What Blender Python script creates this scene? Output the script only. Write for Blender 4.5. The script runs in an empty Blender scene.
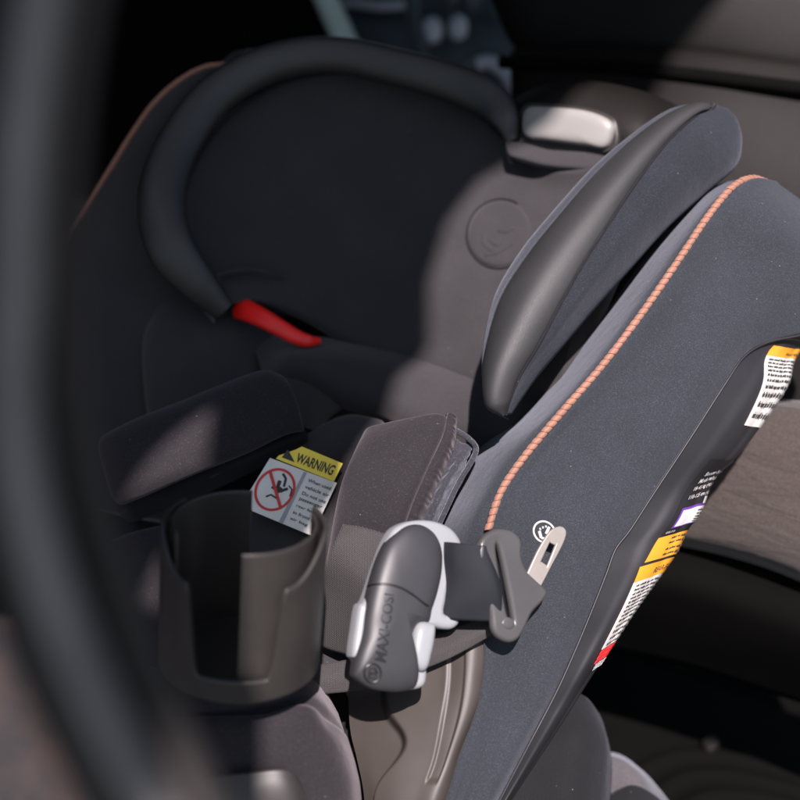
import bpy, bmesh, math, random
import numpy as np
from mathutils import Vector, Matrix
from mathutils.bvhtree import BVHTree
random.seed(7)
scene = bpy.context.scene
COL = scene.collection
FPX = 1333.333
PITCH = math.radians(58.0)
CAM = Vector((0.0, -1.05, 1.50))
RX = Matrix.Rotation(PITCH, 3, 'X')

def P(px, py, d):
    """a point seen at (px,py) of the 800 px photograph, d metres away from the lens plane"""
    return CAM + RX @ Vector(((px-400)/FPX*d, -(py-400)/FPX*d, -d))
def RAY(px, py):
    return (RX @ Vector(((px-400)/FPX, -(py-400)/FPX, -1))).normalized()
SUN_C = Vector((0.055, 0.42, 0.85)).normalized()
SUN_W = (RX @ SUN_C).normalized()

# ------------------------------------------------------------------ materials
def new_mat(name):
    m = bpy.data.materials.new(name); m.use_nodes = True
    nt = m.node_tree; b = nt.nodes['Principled BSDF']
    return m, nt, b
def N(nt, t, **kw):
    n = nt.nodes.new(t)
    for k, v in kw.items():
        if k in n.inputs: n.inputs[k].default_value = v
        else: setattr(n, k, v)
    return n
def mix_col(nt, fac, a, b):
    n = nt.nodes.new('ShaderNodeMix'); n.data_type = 'RGBA'
    for s, v in ((n.inputs[6], a), (n.inputs[7], b)):
        if isinstance(v, tuple): s.default_value = (*v, 1)
        else: nt.links.new(v, s)
    if isinstance(fac, float): n.inputs[0].default_value = fac
    else: nt.links.new(fac, n.inputs[0])
    return n.outputs[2]
def ramp(nt, src, lo, hi):
    n = nt.nodes.new('ShaderNodeMapRange'); nt.links.new(src, n.inputs[0])
    n.inputs[1].default_value = lo; n.inputs[2].default_value = hi
    return n.outputs[0]
def fabric(name, base, fleck, rough=0.92, sheen=0.25, scale=900, bump=0.35, fl=0.35, tint=(0.8, 0.85, 1.0), fuzz=(0.55,0.78)):
    m, nt, b = new_mat(name)
    tc = N(nt, 'ShaderNodeTexCoord')
    n1 = N(nt, 'ShaderNodeTexNoise', Scale=scale, Detail=3.0, Roughness=0.7)
    n2 = N(nt, 'ShaderNodeTexNoise', Scale=scale*2.6, Detail=1.0)
    n3 = N(nt, 'ShaderNodeTexNoise', Scale=22.0, Detail=3.0)
    for n in (n1, n2, n3): nt.links.new(tc.outputs['Object'], n.inputs['Vector'])
    f = ramp(nt, n1.outputs[0], fuzz[0], fuzz[1])
    c = mix_col(nt, f, base, fleck)
    f2 = ramp(nt, n2.outputs[0], 0.35, 0.7)
    c2 = mix_col(nt, f2, c, tuple(x*(1-fl) for x in base))
    c3 = nt.nodes.new('ShaderNodeMix'); c3.data_type = 'RGBA'; c3.blend_type = 'MULTIPLY'; c3.inputs[0].default_value = 0.5
    nt.links.new(c2, c3.inputs[6])
    r3 = nt.nodes.new('ShaderNodeMapRange'); nt.links.new(n3.outputs[0], r3.inputs[0])
    r3.inputs[1].default_value = .3; r3.inputs[2].default_value = .7; r3.inputs[3].default_value = .75; r3.inputs[4].default_value = 1.1
    nt.links.new(r3.outputs[0], c3.inputs[7])
    vo = N(nt, 'ShaderNodeTexVoronoi', Scale=150.0); nt.links.new(tc.outputs['Object'], vo.inputs['Vector'])
    lf = ramp(nt, vo.outputs['Distance'], .10, .04)
    sx = nt.nodes.new('ShaderNodeSeparateColor'); nt.links.new(vo.outputs['Color'], sx.inputs[0])
    gt = nt.nodes.new('ShaderNodeMath'); gt.operation = 'GREATER_THAN'; gt.inputs[1].default_value = .86; nt.links.new(sx.outputs[0], gt.inputs[0])
    ml = nt.nodes.new('ShaderNodeMath'); ml.operation = 'MULTIPLY'; nt.links.new(lf, ml.inputs[0]); nt.links.new(gt.outputs[0], ml.inputs[1])
    cl = mix_col(nt, ml.outputs[0], c3.outputs[2], (.14, .13, .135))
    nt.links.new(cl, b.inputs['Base Color'])
    b.inputs['Roughness'].default_value = rough
    b.inputs['Specular IOR Level'].default_value = 0.2
    b.inputs['Sheen Weight'].default_value = sheen
    b.inputs['Sheen Roughness'].default_value = 0.5
    b.inputs['Sheen Tint'].default_value = (*tint, 1)
    bp = N(nt, 'ShaderNodeBump', Strength=bump, Distance=0.0006)
    nt.links.new(n1.outputs[0], bp.inputs['Height'])
    n5 = N(nt, 'ShaderNodeTexNoise', Scale=55.0, Detail=4.0, Roughness=.6); nt.links.new(tc.outputs['Object'], n5.inputs['Vector'])
    b2 = N(nt, 'ShaderNodeBump', Strength=.35, Distance=0.003); nt.links.new(n5.outputs[0], b2.inputs['Height'])
    nt.links.new(bp.outputs[0], b2.inputs['Normal']); nt.links.new(b2.outputs[0], b.inputs['Normal'])
    return m
def plastic(name, base, rough=0.45, bscale=1800, bump=0.12, spec=0.5, var=0.15, dust=0.0):
    m, nt, b = new_mat(name)
    tc = N(nt, 'ShaderNodeTexCoord')
    n1 = N(nt, 'ShaderNodeTexNoise', Scale=float(bscale), Detail=2.0)
    n2 = N(nt, 'ShaderNodeTexNoise', Scale=18.0, Detail=4.0)
    for n in (n1, n2): nt.links.new(tc.outputs['Object'], n.inputs['Vector'])
    c = mix_col(nt, ramp(nt, n2.outputs[0], .3, .75), tuple(x*(1-var) for x in base), tuple(min(1, x*(1+var)) for x in base))
    if dust:
        n4 = N(nt, 'ShaderNodeTexNoise', Scale=420.0, Detail=2.0)
        nt.links.new(tc.outputs['Object'], n4.inputs['Vector'])
        c = mix_col(nt, ramp(nt, n4.outputs[0], .74, .80), c, (dust, dust, dust))
    nt.links.new(c, b.inputs['Base Color'])
    r = nt.nodes.new('ShaderNodeMapRange'); nt.links.new(n2.outputs[0], r.inputs[0])
    r.inputs[3].default_value = rough-.07; r.inputs[4].default_value = rough+.08
    nt.links.new(r.outputs[0], b.inputs['Roughness'])
    b.inputs['Specular IOR Level'].default_value = spec
    bp = N(nt, 'ShaderNodeBump', Strength=bump, Distance=0.0004)
    nt.links.new(n1.outputs[0], bp.inputs['Height']); nt.links.new(bp.outputs[0], b.inputs['Normal'])
    return m
def leather(name, base, rough=0.42, scale=900):
    m, nt, b = new_mat(name)
    tc = N(nt, 'ShaderNodeTexCoord')
    v = N(nt, 'ShaderNodeTexVoronoi', Scale=float(scale)); v.feature = 'DISTANCE_TO_EDGE'
    n2 = N(nt, 'ShaderNodeTexNoise', Scale=14.0, Detail=4.0)
    nt.links.new(tc.outputs['Object'], v.inputs['Vector']); nt.links.new(tc.outputs['Object'], n2.inputs['Vector'])
    c = mix_col(nt, ramp(nt, n2.outputs[0], .3, .75), tuple(x*.85 for x in base), tuple(x*1.2 for x in base))
    nt.links.new(c, b.inputs['Base Color'])
    b.inputs['Roughness'].default_value = rough
    bp = N(nt, 'ShaderNodeBump', Strength=0.25, Distance=0.0004)
    nt.links.new(ramp(nt, v.outputs['Distance'], 0, .12), bp.inputs['Height']); nt.links.new(bp.outputs[0], b.inputs['Normal'])
    return m
def webbing(name, base, sx=1.0, ang=0.0, fleck=2.2, scale=900.0, rough=0.6, sheen=.1):
    m, nt, b = new_mat(name)
    tc = N(nt, 'ShaderNodeTexCoord'); mp = N(nt, 'ShaderNodeMapping')
    mp.inputs['Rotation'].default_value = (0, ang, ang)
    nt.links.new(tc.outputs['Object'], mp.inputs['Vector'])
    w = N(nt, 'ShaderNodeTexWave', Scale=scale/4, Distortion=1.0, Detail=1.0); w.bands_direction = 'DIAGONAL'
    w2 = N(nt, 'ShaderNodeTexWave', Scale=scale/5, Distortion=0.6, Detail=1.0); w2.bands_direction = 'X'
    for k in (w, w2): nt.links.new(mp.outputs[0], k.inputs['Vector'])
    mm = nt.nodes.new('ShaderNodeMath'); mm.operation = 'MULTIPLY'
    nt.links.new(w.outputs['Fac'], mm.inputs[0]); nt.links.new(w2.outputs['Fac'], mm.inputs[1])
    c = mix_col(nt, mm.outputs[0], tuple(x*.6 for x in base), tuple(min(1, x*fleck) for x in base))
    nt.links.new(c, b.inputs['Base Color'])
    b.inputs['Roughness'].default_value = rough; b.inputs['Sheen Weight'].default_value = sheen; b.inputs['Specular IOR Level'].default_value = .22
    bp = N(nt, 'ShaderNodeBump', Strength=0.5, Distance=0.0006)
    nt.links.new(mm.outputs[0], bp.inputs['Height']); nt.links.new(bp.outputs[0], b.inputs['Normal'])
    return m
def flat(name, base, rough=0.5, metal=0.0, spec=.5):
    m, nt, b = new_mat(name)
    tc = N(nt, 'ShaderNodeTexCoord'); n2 = N(nt, 'ShaderNodeTexNoise', Scale=60.0, Detail=3.0)
    nt.links.new(tc.outputs['Object'], n2.inputs['Vector'])
    c = mix_col(nt, ramp(nt, n2.outputs[0], .3, .75), tuple(x*.92 for x in base), tuple(min(1, x*1.05) for x in base))
    nt.links.new(c, b.inputs['Base Color'])
    b.inputs['Roughness'].default_value = rough; b.inputs['Metallic'].default_value = metal
    b.inputs['Specular IOR Level'].default_value = spec
    return m
M = {}
M['cover'] = fabric('slate_heather_fabric', (.0265, .0305, .038), (.072, .077, .089), sheen=.18, scale=1050, bump=.6, fuzz=(.47, .72))
M['wing'] = fabric('wing_heather_shaded', (.017, .0195, .026), (.052, .055, .067), sheen=.14, scale=1050, bump=.6, fuzz=(.47, .72))  # darker copy of the slate fabric, shade of the outer side put into colour
M['inner'] = fabric('charcoal_fabric', (.041, .0385, .041), (.076, .069, .073), sheen=.20, scale=800, bump=.25, tint=(1, .92, .95))
M['pad'] = fabric('harness_pad_fabric', (.022, .0195, .0225), (.085, .072, .080), sheen=.15, scale=750, bump=.5, tint=(1, .9, .95))
M['mesh'] = fabric('coarse_black_mesh', (.035, .035, .042), (.12, .115, .13), sheen=.3, scale=420, bump=1.0)
M['leather'] = leather('black_leatherette', (.030, .030, .031), .55)
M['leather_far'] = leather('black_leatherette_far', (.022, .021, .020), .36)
M['plastic'] = plastic('black_plastic', (.045, .042, .042), .42, dust=.12)
M['plastic_cup'] = plastic('black_cup_plastic', (.031, .028, .026), .40, spec=.35)
M['plastic_belt'] = plastic('satin_brown_black_plastic', (.044, .037, .032), .5)
M['plastic_shell'] = plastic('matte_shell_plastic', (.015, .0145, .017), .5)
M['clip'] = plastic('clip_black_plastic', (.030, .030, .033), .46)
M['white'] = plastic('pale_grey_plastic', (.25, .262, .272), .35, var=.04)
M['handle'] = plastic('off_white_plastic', (.26, .25, .235), .4, var=.04)
M['orange'] = fabric('copper_cord', (.33, .155, .105), (.52, .33, .26), rough=.5, sheen=.2, scale=1600, tint=(1, .8, .7), bump=.3, fl=.25)
M['orange_dark'] = flat('dark_stitch', (.05, .02, .015), .9)
M['red'] = flat('red_plastic', (.92, .016, .012), .4)
M['strap'] = webbing('black_webbing', (.016, .018, .023), sheen=0, rough=.6, fleck=1.5, scale=1500)
M['strap_twill'] = webbing('twill_webbing', (.024, .022, .022), fleck=5.0, scale=1400)
M['metal'] = flat('brushed_steel', (.36, .325, .29), .40, .45)
M['guide'] = plastic('graphite_plastic', (.068, .066, .065), .3)
M['label_white'] = flat('label_white', (.50, .49, .46), .5)
M['label_warn'] = flat('label_white_cool', (.74, .72, .66), .5)
M['label_yellow'] = flat('label_amber', (.62, .27, .02), .45)
M['label_lemon'] = flat('label_lemon', (.95, .72, .07), .5)
M['ink'] = flat('label_ink', (.03, .03, .03), .6)
M['ink_grey'] = flat('label_grey_rule', (.33, .35, .35), .6)
M['label_black'] = flat('label_black', (.010, .010, .011), .4)
M['purple'] = flat('label_purple', (.10, .03, .22), .5)
M['label_red'] = flat('label_red', (.65, .03, .03), .5)
M['print'] = flat('printed_white', (.48, .46, .45), .6)
M['dark'] = fabric('dark_lining', (.014, .014, .016), (.022, .022, .025), sheen=.05, bump=.2)
M['car_leather'] = leather('car_seat_leatherette', (.0062, .0048, .0042), .6, 520)
M['car_dark'] = plastic('car_interior_black', (.0032, .003, .0028), .9, spec=.05)
M['dash'] = plastic('dashboard_plastic', (.11, .135, .155), .45)
M['knob'] = flat('grey_knob_reflection', (.75, .82, .9), .4, .0)  # near-white base stands in for reflections on the grey metal
M['pillar'] = flat('pale_green_trim', (.55, .70, .66), .5)
M['rubber'] = plastic('brown_black_rubber', (.022, .018, .016), .75)
M['paint'] = plastic('grey_car_paint', (.19, .175, .16), .6, spec=.15, bump=0.0, var=.25)
M['grey_mesh'] = fabric('grey_seat_mesh', (.09, .085, .09), (.20, .18, .19), scale=500, bump=.8)

def quilted():
    m, nt, b = new_mat('taupe_quilted_fabric')
    tc = N(nt, 'ShaderNodeTexCoord'); mp = N(nt, 'ShaderNodeMapping')
    mp.inputs['Rotation'].default_value = (0, math.radians(-14), 0)
    mp.inputs['Scale'].default_value = (1, 1, 1.9)
    nt.links.new(tc.outputs['Object'], mp.inputs['Vector'])
    w = N(nt, 'ShaderNodeTexNoise', Scale=11.0, Detail=5.0, Roughness=.62, Distortion=.7)
    mp.inputs['Scale'].default_value = (1.6, 1.6, 6.0)
    n = N(nt, 'ShaderNodeTexNoise', Scale=700.0, Detail=2.0)
    nt.links.new(mp.outputs[0], w.inputs['Vector']); nt.links.new(tc.outputs['Object'], n.inputs['Vector'])
    c = mix_col(nt, ramp(nt, n.outputs[0], .4, .7), (.034, .026, .022), (.060, .047, .041))
    nt.links.new(c, b.inputs['Base Color']); b.inputs['Roughness'].default_value = .9
    b.inputs['Sheen Weight'].default_value = .2
    bp = N(nt, 'ShaderNodeBump', Strength=0.6, Distance=0.010)
    nt.links.new(w.outputs[0], bp.inputs['Height']); nt.links.new(bp.outputs[0], b.inputs['Normal'])
    return m
M['quilt'] = quilted()
M['car_leather'].node_tree.nodes['Principled BSDF'].inputs['Specular IOR Level'].default_value = .22
def ground_mat():
    m, nt, b = new_mat('pavement_outside')
    tc = N(nt, 'ShaderNodeTexCoord')
    n = N(nt, 'ShaderNodeTexNoise', Scale=9.0, Detail=5.0); n2 = N(nt, 'ShaderNodeTexNoise', Scale=160.0, Detail=3.0)
    nt.links.new(tc.outputs['Object'], n.inputs['Vector']); nt.links.new(tc.outputs['Object'], n2.inputs['Vector'])
    c = mix_col(nt, ramp(nt, n.outputs[0], .42, .6), (.018, .017, .019), (.050, .032, .028))
    c2 = mix_col(nt, ramp(nt, n2.outputs[0], .45, .7), c, (.035, .033, .034))
    nt.links.new(c2, b.inputs['Base Color']); b.inputs['Roughness'].default_value = .9
    return m
M['ground'] = ground_mat()

# ------------------------------------------------------------------ objects
def empty(name, loc, label, cat, group=None):
    o = bpy.data.objects.new(name, None); COL.objects.link(o)
    o.location = loc; o.empty_display_size = .05
    o['label'] = label; o['category'] = cat
    if group: o['group'] = group
    return o
def root_loc(parent):
    p = parent
    while p is not None and p.parent is not None: p = p.parent
    return p.location.copy() if p is not None else Vector((0, 0, 0))
def mesh_obj(name, verts, faces, mat, parent=None, smooth=True, label=None, sharp=None):
    off = root_loc(parent)
    me = bpy.data.meshes.new(name)
    me.from_pydata([tuple(Vector(v)-off) for v in verts], [], faces)
    bm = bmesh.new(); bm.from_mesh(me)
    bmesh.ops.recalc_face_normals(bm, faces=bm.faces)
    bm.to_mesh(me); bm.free()
    for m in (mat if isinstance(mat, (list, tuple)) else [mat]): me.materials.append(m)
    if smooth:
        me.polygons.foreach_set('use_smooth', [True]*len(me.polygons))
        if sharp: me.set_sharp_from_angle(angle=math.radians(sharp))
    o = bpy.data.objects.new(name, me); COL.objects.link(o)
    if parent: o.parent = parent
    if label: o['label'] = label
    return o
def cr(p0, p1, p2, p3, t):
    return 0.5*((2*p1)+(-p0+p2)*t+(2*p0-5*p1+4*p2-p3)*t*t+(-p0+3*p1-3*p2+p3)*t**3)
def cr_eval(A, t):
    n = len(A)-1
    x = t*n; i = int(math.floor(x)); i = max(0, min(n-1, i)); f = x-i
    p1, p2 = A[i], A[i+1]
    p0 = A[i-1] if i > 0 else 2*p1-p2
    p3 = A[i+2] if i+2 <= n else 2*p2-p1
    return cr(p0, p1, p2, p3, f)
def wts(n, t):
    x = t*n; i = max(0, min(n-1, int(math.floor(x)))); f = x-i
    c = [.5*(-f+2*f*f-f**3), .5*(2-5*f*f+3*f**3), .5*(f+4*f*f-3*f**3), .5*(-f*f+f**3)]
    w = np.zeros(n+1)
    for k, ck in zip((i-1, i, i+1, i+2), c):
        if k < 0: w[0] += 2*ck; w[1] -= ck
        elif k > n: w[n] += 2*ck; w[n-1] -= ck
        else: w[k] += ck
    return w
class Surf:
    """smooth sheet through rows of control points (top to bottom, left to right as the photo shows them)"""
    def __init__(s, rows):
        s.A = np.array([[tuple(P(*c)) for c in r] for r in rows], float)
        s.nr, s.nc = s.A.shape[:2]
    def grid(s, U, V):
        Wu = np.array([wts(s.nc-1, u) for u in U]); Wv = np.array([wts(s.nr-1, v) for v in V])
        return np.einsum('vr,rcx,uc->vux', Wv, s.A, Wu)
    def grid_n(s, U, V, e=2e-3):
        U = np.array(U); V = np.array(V)
        a = s.grid(np.minimum(U+e, 1), V)-s.grid(np.maximum(U-e, 0), V)
        b = s.grid(U, np.minimum(V+e, 1))-s.grid(U, np.maximum(V-e, 0))
        n = np.cross(b, a); l = np.linalg.norm(n, axis=2, keepdims=True)
        return n/np.maximum(l, 1e-14)
    def at(s, u, v): return Vector(s.grid([u], [v])[0, 0])
    def pt(s, u, v, off=0.0): return Vector(s.grid([u], [v])[0, 0]+s.grid_n([u], [v])[0, 0]*off)
def prof(d, e):
    if e <= 0: return 0.0
    t = 1-min(max(d/e, 0), 1)
    return 1-math.sqrt(max(0, 1-t*t))
def sheet(name, S, mat, parent=None, nu=40, nv=40, thick=.012, roll=0.0, e=.15, sides='LRTB', disp=None, label=None, sharp=None, back=None):
    """a solid sheet: front face on S, back `thick` behind it, the borders rolled over by `roll`"""
    if isinstance(e, (int, float)): eu = ev = e
    else: eu, ev = e
    def ps(n, ee):
        if roll <= 0: return [i/n for i in range(n+1)]
        k = 7; a = [ee*(1-math.cos(i/k*math.pi/2)) for i in range(k)]
        m = [ee+(1-2*ee)*i/n for i in range(n+1)]
        return a+m+[1-x for x in reversed(a)]
    U, V = ps(nu, eu), ps(nv, ev)
    F, B = [], []
    PG = S.grid(U, V); NG = S.grid_n(U, V)
    for jv, v in enumerate(V):
        for iu, u in enumerate(U):
            p = Vector(PG[jv, iu]); n = Vector(NG[jv, iu])
            h = 0
            if roll > 0:
                q = []
                if 'L' in sides: q.append(prof(u, eu))
                if 'R' in sides: q.append(prof(1-u, eu))
                if 'T' in sides: q.append(prof(v, ev))
                if 'B' in sides: q.append(prof(1-v, ev))
                h = -roll*min(1, math.sqrt(sum(x*x for x in q)))
            if disp: h += disp(u, v)
            F.append(p+n*h); B.append(p-n*(thick if thick > roll else roll+.002))
    a, b = len(U), len(V); faces = []; o = a*b
    for j in range(b-1):
        for i in range(a-1):
            k = j*a+i
            faces.append((k, k+1, k+a+1, k+a)); faces.append((o+k, o+k+a, o+k+a+1, o+k+1))
    for i in range(a-1):
        faces.append((i, o+i, o+i+1, i+1)); k = (b-1)*a+i; faces.append((k, k+1, o+k+1, o+k))
    for j in range(b-1):
        k = j*a; faces.append((k, k+a, o+k+a, o+k)); k = j*a+a-1; faces.append((k, o+k, o+k+a, k+a))
    return mesh_obj(name, F+B, faces, mat, parent, True, label, sharp)
def path3(pts, n):
    A = np.array([tuple(P(*p)) for p in pts], float)
    return [Vector(cr_eval(A, i/n)) for i in range(n+1)]
def arclen(pts):
    L = [0]
    for a, b in zip(pts, pts[1:]): L.append(L[-1]+(b-a).length)
    return L
def tube(name, pts, rad, mat, parent=None, k=10, label=None, flat_=1.0, up=None, raw=False, cap=True):
    n = len(pts); V = []; Fc = []
    r = rad if callable(rad) else (lambda t: rad)
    ref = up or (CAM-pts[n//2]).normalized()
    for i, p in enumerate(pts):
        t = (pts[min(i+1, n-1)]-pts[max(i-1, 0)]).normalized()
        x = t.cross(ref).normalized(); y = x.cross(t).normalized()
        R = r(i/(n-1))
        for j in range(k):
            a = 2*math.pi*j/k
            V.append(p+x*math.cos(a)*R+y*math.sin(a)*R*flat_)
    for i in range(n-1):
        for j in range(k):
            Fc.append((i*k+j, i*k+(j+1) % k, (i+1)*k+(j+1) % k, (i+1)*k+j))
    if cap:
        Fc.append(tuple(range(k))[::-1]); Fc.append(tuple((n-1)*k+j for j in range(k)))
    if raw: return V, Fc
    return mesh_obj(name, V, Fc, mat, parent, True, label, 60)
class Soup:
    def __init__(s): s.v = []; s.f = []
    def add(s, V, F):
        o = len(s.v); s.v += list(V); s.f += [tuple(i+o for i in f) for f in F]
    def build(s, name, mat, parent=None, smooth=True, label=None, sharp=50):
        return mesh_obj(name, s.v, s.f, mat, parent, smooth, label, sharp)
def bvh_of(*objs):
    V, F = [], []
    for o in objs:
        off = root_loc(o); b = len(V)
        V += [v.co+off for v in o.data.vertices]
        F += [tuple(b+i for i in p.vertices) for p in o.data.polygons]
    return BVHTree.FromPolygons(V, F)
class Plane:
    """a plane through three photographed points; used for flat things"""
    def __init__(s, a, b, c):
        s.o = P(*a); s.n = (P(*b)-s.o).cross(P(*c)-s.o).normalized()
        if s.n.dot(CAM-s.o) < 0: s.n = -s.n
        s.x = (P(*b)-s.o).normalized(); s.y = s.n.cross(s.x).normalized()
    def hit(s, px, py, off=0):
        d = RAY(px, py); t = (s.o-CAM).dot(s.n)/d.dot(s.n)
        return CAM+d*t+s.n*off
    def uv(s, px, py):
        q = s.hit(px, py)-s.o; return q.dot(s.x), q.dot(s.y)
    def w(s, u, v, h=0): return s.o+s.x*u+s.y*v+s.n*h
def smooth_poly(pts, n=6):
    m = len(pts); out = []
    for i in range(m):
        p = [np.array(pts[(i+k-1) % m], float) for k in range(4)]
        for j in range(n): out.append(tuple(cr(*p, j/n)))
    return out
def plate(name, outline, holes, pl, thick, bev, mat, parent=None, smooth_n=5, label=None, off=0.0, bev_res=3):
    cu = bpy.data.curves.new(name, 'CURVE'); cu.dimensions = '2D'; cu.fill_mode = 'BOTH'
    for k, ol in enumerate([outline]+holes):
        pts = smooth_poly(ol, smooth_n) if smooth_n > 1 else ol
        q = [pl.uv(*p) for p in pts]
        sp = cu.splines.new('POLY'); sp.points.add(len(q)-1); sp.use_cyclic_u = True
        for i, c in enumerate(q): sp.points[i].co = (c[0], c[1], 0, 1)
    cu.extrude = max(thick/2-bev, 1e-5); cu.bevel_depth = bev; cu.bevel_resolution = bev_res; cu.offset = -bev
    o = bpy.data.objects.new('tmp', cu); COL.objects.link(o)
    dg = bpy.context.evaluated_depsgraph_get(); dg.update()
    me = bpy.data.meshes.new_from_object(o.evaluated_get(dg))
    V = [pl.w(v.co.x, v.co.y, v.co.z+off) for v in me.vertices]
    F = [tuple(p.vertices) for p in me.polygons]
    bpy.data.objects.remove(o); bpy.data.curves.remove(cu)
    return mesh_obj(name, V, F, mat, parent, True, label, 40)
def dome(name, outline, pl, h, mat, parent=None, base=.004, p=3.0, rings=14, smooth_n=5, cen=None, label=None, off=0.0, tilt=None):
    pts = smooth_poly(outline, smooth_n) if smooth_n > 1 else outline
    q = [pl.uv(*c) for c in pts]
    cx, cy = pl.uv(*cen) if cen else (sum(a for a, b in q)/len(q), sum(b for a, b in q)/len(q))
    V = [pl.w(a, b, off-base) for a, b in q]; m = len(q); F = []
    ss = [math.cos(i/rings*math.pi/2) for i in range(rings)]
    for s in ss:
        z = h*(1-s**p)**(1/p)
        for a, b in q:
            x, y = cx+(a-cx)*s, cy+(b-cy)*s
            V.append(pl.w(x, y, off+z+(tilt(x, y)*min(1, z/h*1.3) if tilt else 0)))
    for r in range(len(ss)):
        for i in range(m):
            a, b = r*m+i, r*m+(i+1) % m; F.append((a, b, b+m, a+m))
    V.append(pl.w(cx, cy, off+h+(tilt(cx, cy) if tilt else 0))); c = len(V)-1; L = len(ss)*m
    for i in range(m): F.append((L+i, L+(i+1) % m, c))
    F.append(tuple(range(m))[::-1])
    return mesh_obj(name, V, F, mat, parent, True, label, 55)
def text_geo(body, bold=.0, shear=0.0, spacing=1.0):
    cu = bpy.data.curves.new('t', 'FONT'); cu.body = body; cu.size = 1; cu.offset = bold; cu.shear = shear
    cu.space_character = spacing; cu.resolution_u = 3
    o = bpy.data.objects.new('t', cu); COL.objects.link(o)
    dg = bpy.context.evaluated_depsgraph_get(); dg.update()
    me = bpy.data.meshes.new_from_object(o.evaluated_get(dg))
    bm = bmesh.new(); bm.from_mesh(me); bmesh.ops.triangulate(bm, faces=bm.faces); bm.to_mesh(me); bm.free()
    V = [(v.co.x, v.co.y) for v in me.vertices]; F = [tuple(p.vertices) for p in me.polygons]
    bpy.data.objects.remove(o); bpy.data.curves.remove(cu)
    x0 = min(v[0] for v in V); x1 = max(v[0] for v in V); y0 = min(v[1] for v in V); y1 = max(v[1] for v in V)
    return [((x-x0)/(x1-x0), (y-y0)/(y1-y0)) for x, y in V], F
def mapper_quad(f, TL, TR, BR, BL):
    """(a right, b up) in 0..1 -> pixel inside the quad -> f(px,py,off)"""
    def g(a, b, off=0):
        x = (BL[0]*(1-a)+BR[0]*a)*(1-b)+(TL[0]*(1-a)+TR[0]*a)*b
        y = (BL[1]*(1-a)+BR[1]*a)*(1-b)+(TL[1]*(1-a)+TR[1]*a)*b
        return f(x, y, off)
    return g
def cast(bvh):
    def f(px, py, off=0):
        h = bvh.ray_cast(CAM, RAY(px, py))
        if h[0] is None: return CAM+RAY(px, py)*1.0
        n = h[1] if h[1].dot(CAM-h[0]) > 0 else -h[1]
        return h[0]+n*off
    return f
def patch(soup, g, a0, a1, b0, b1, off, na=8, nb=3, depth=.0004):
    V = []
    for z in (off, off-depth):
        for j in range(nb+1):
            for i in range(na+1):
                V.append(g(a0+(a1-a0)*i/na, b0+(b1-b0)*j/nb, z))
    F = []; w = na+1; o = w*(nb+1)
    for j in range(nb):
        for i in range(na):
            k = j*w+i; F.append((k, k+1, k+w+1, k+w))
    for i in range(na): F.append((i, o+i, o+i+1, i+1)); k = nb*w+i; F.append((k, k+1, o+k+1, o+k))
    for j in range(nb): k = j*w; F.append((k, k+w, o+k+w, o+k)); k = j*w+na; F.append((k, o+k, o+k+w, k+w))
    soup.add(V, F)
def text_on(soup, g, body, a0, a1, b0, b1, off, **kw):
    V, F = text_geo(body, **kw)
    soup.add([g(a0+(a1-a0)*x, b0+(b1-b0)*y, off) for x, y in V], F)
def illegible(soup, g, a0, a1, b, h, off, rnd, jag=True):
    """one line of print too small to read: word-shaped runs of tiny marks"""
    a = a0
    while a < a1-.02:
        w = rnd.uniform(.05, .16); e = min(a+w, a1)
        x = a
        while x < e:
            c = min(rnd.uniform(.010, .018), e-x)
            hh = h*rnd.choice((.62, .62, .7, 1.0)); lo = b-(h*.25 if rnd.random() < .12 else 0)
            patch(soup, g, x, x+c*.78, lo, b+hh, off, 1, 1, .0001); x += c
        a = e+.022

# ================================================================== THE CHILD CAR SEAT
seat = empty('child_car_seat', P(470, 840, 1.08), 'black and slate child car seat with orange piping, installed rear facing on the bench', 'child seat')

# --- near side cover (slate fabric with copper piping)
pipe = [(772, 184, 1.105), (752, 178, 1.085), (735, 185, 1.07), (719, 202, 1.06), (702, 225, 1.05), (676, 264, 1.038), (640, 316, 1.03), (602, 366, 1.02), (562, 412, 1.012), (525, 456, 1.005), (501, 492, 1.0), (488, 530, .995), (478, 590, .99), (484, 655, .985), (478, 705, .975), (458, 760, .965), (438, 830, .955)]
shellL = [(850, 322, 1.09), (825, 329, 1.085), (800, 336, 1.075), (768, 343, 1.065), (745, 357, 1.055), (726, 384, 1.045), (690, 440, 1.035), (655, 493, 1.028), (631, 530, 1.02), (616, 550, 1.015), (607, 574, 1.01), (594, 607, 1.005), (580, 641, 1.0), (562, 682, .993), (547, 712, .988), (528, 748, .982), (485, 830, .975)]
covR = [(856, 246, 1.15), (852, 286, 1.115), (842, 322, 1.088)]+[(p[0], p[1], p[2]) for p in shellL[3:]]
rows = []
for i, (a, b) in enumerate(zip(pipe, covR)):
    def L(t, dd): return (a[0]+(b[0]-a[0])*t, a[1]+(b[1]-a[1])*t, a[2]+(b[2]-a[2])*t+dd)
    k = 1.0
    if i < 3:
        r = [[a, (781, 186, 1.107), (796, 196, 1.115), (822, 216, 1.128), b],
             [a, (764, 188, 1.078), (786, 208, 1.082), (816, 242, 1.093), b],
             [a, (749, 200, 1.062), (774, 232, 1.062), (808, 278, 1.072), b]][i]
    else:
        r = [a, L(.12, -.006), L(.32, -.004), L(.62, -.006), L(.9, -.005), b]
        r = [r[0], r[1], L(.38, -.002), L(.78, -.008), r[5]]
    rows.append(r)
cov = Surf(rows)
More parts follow.
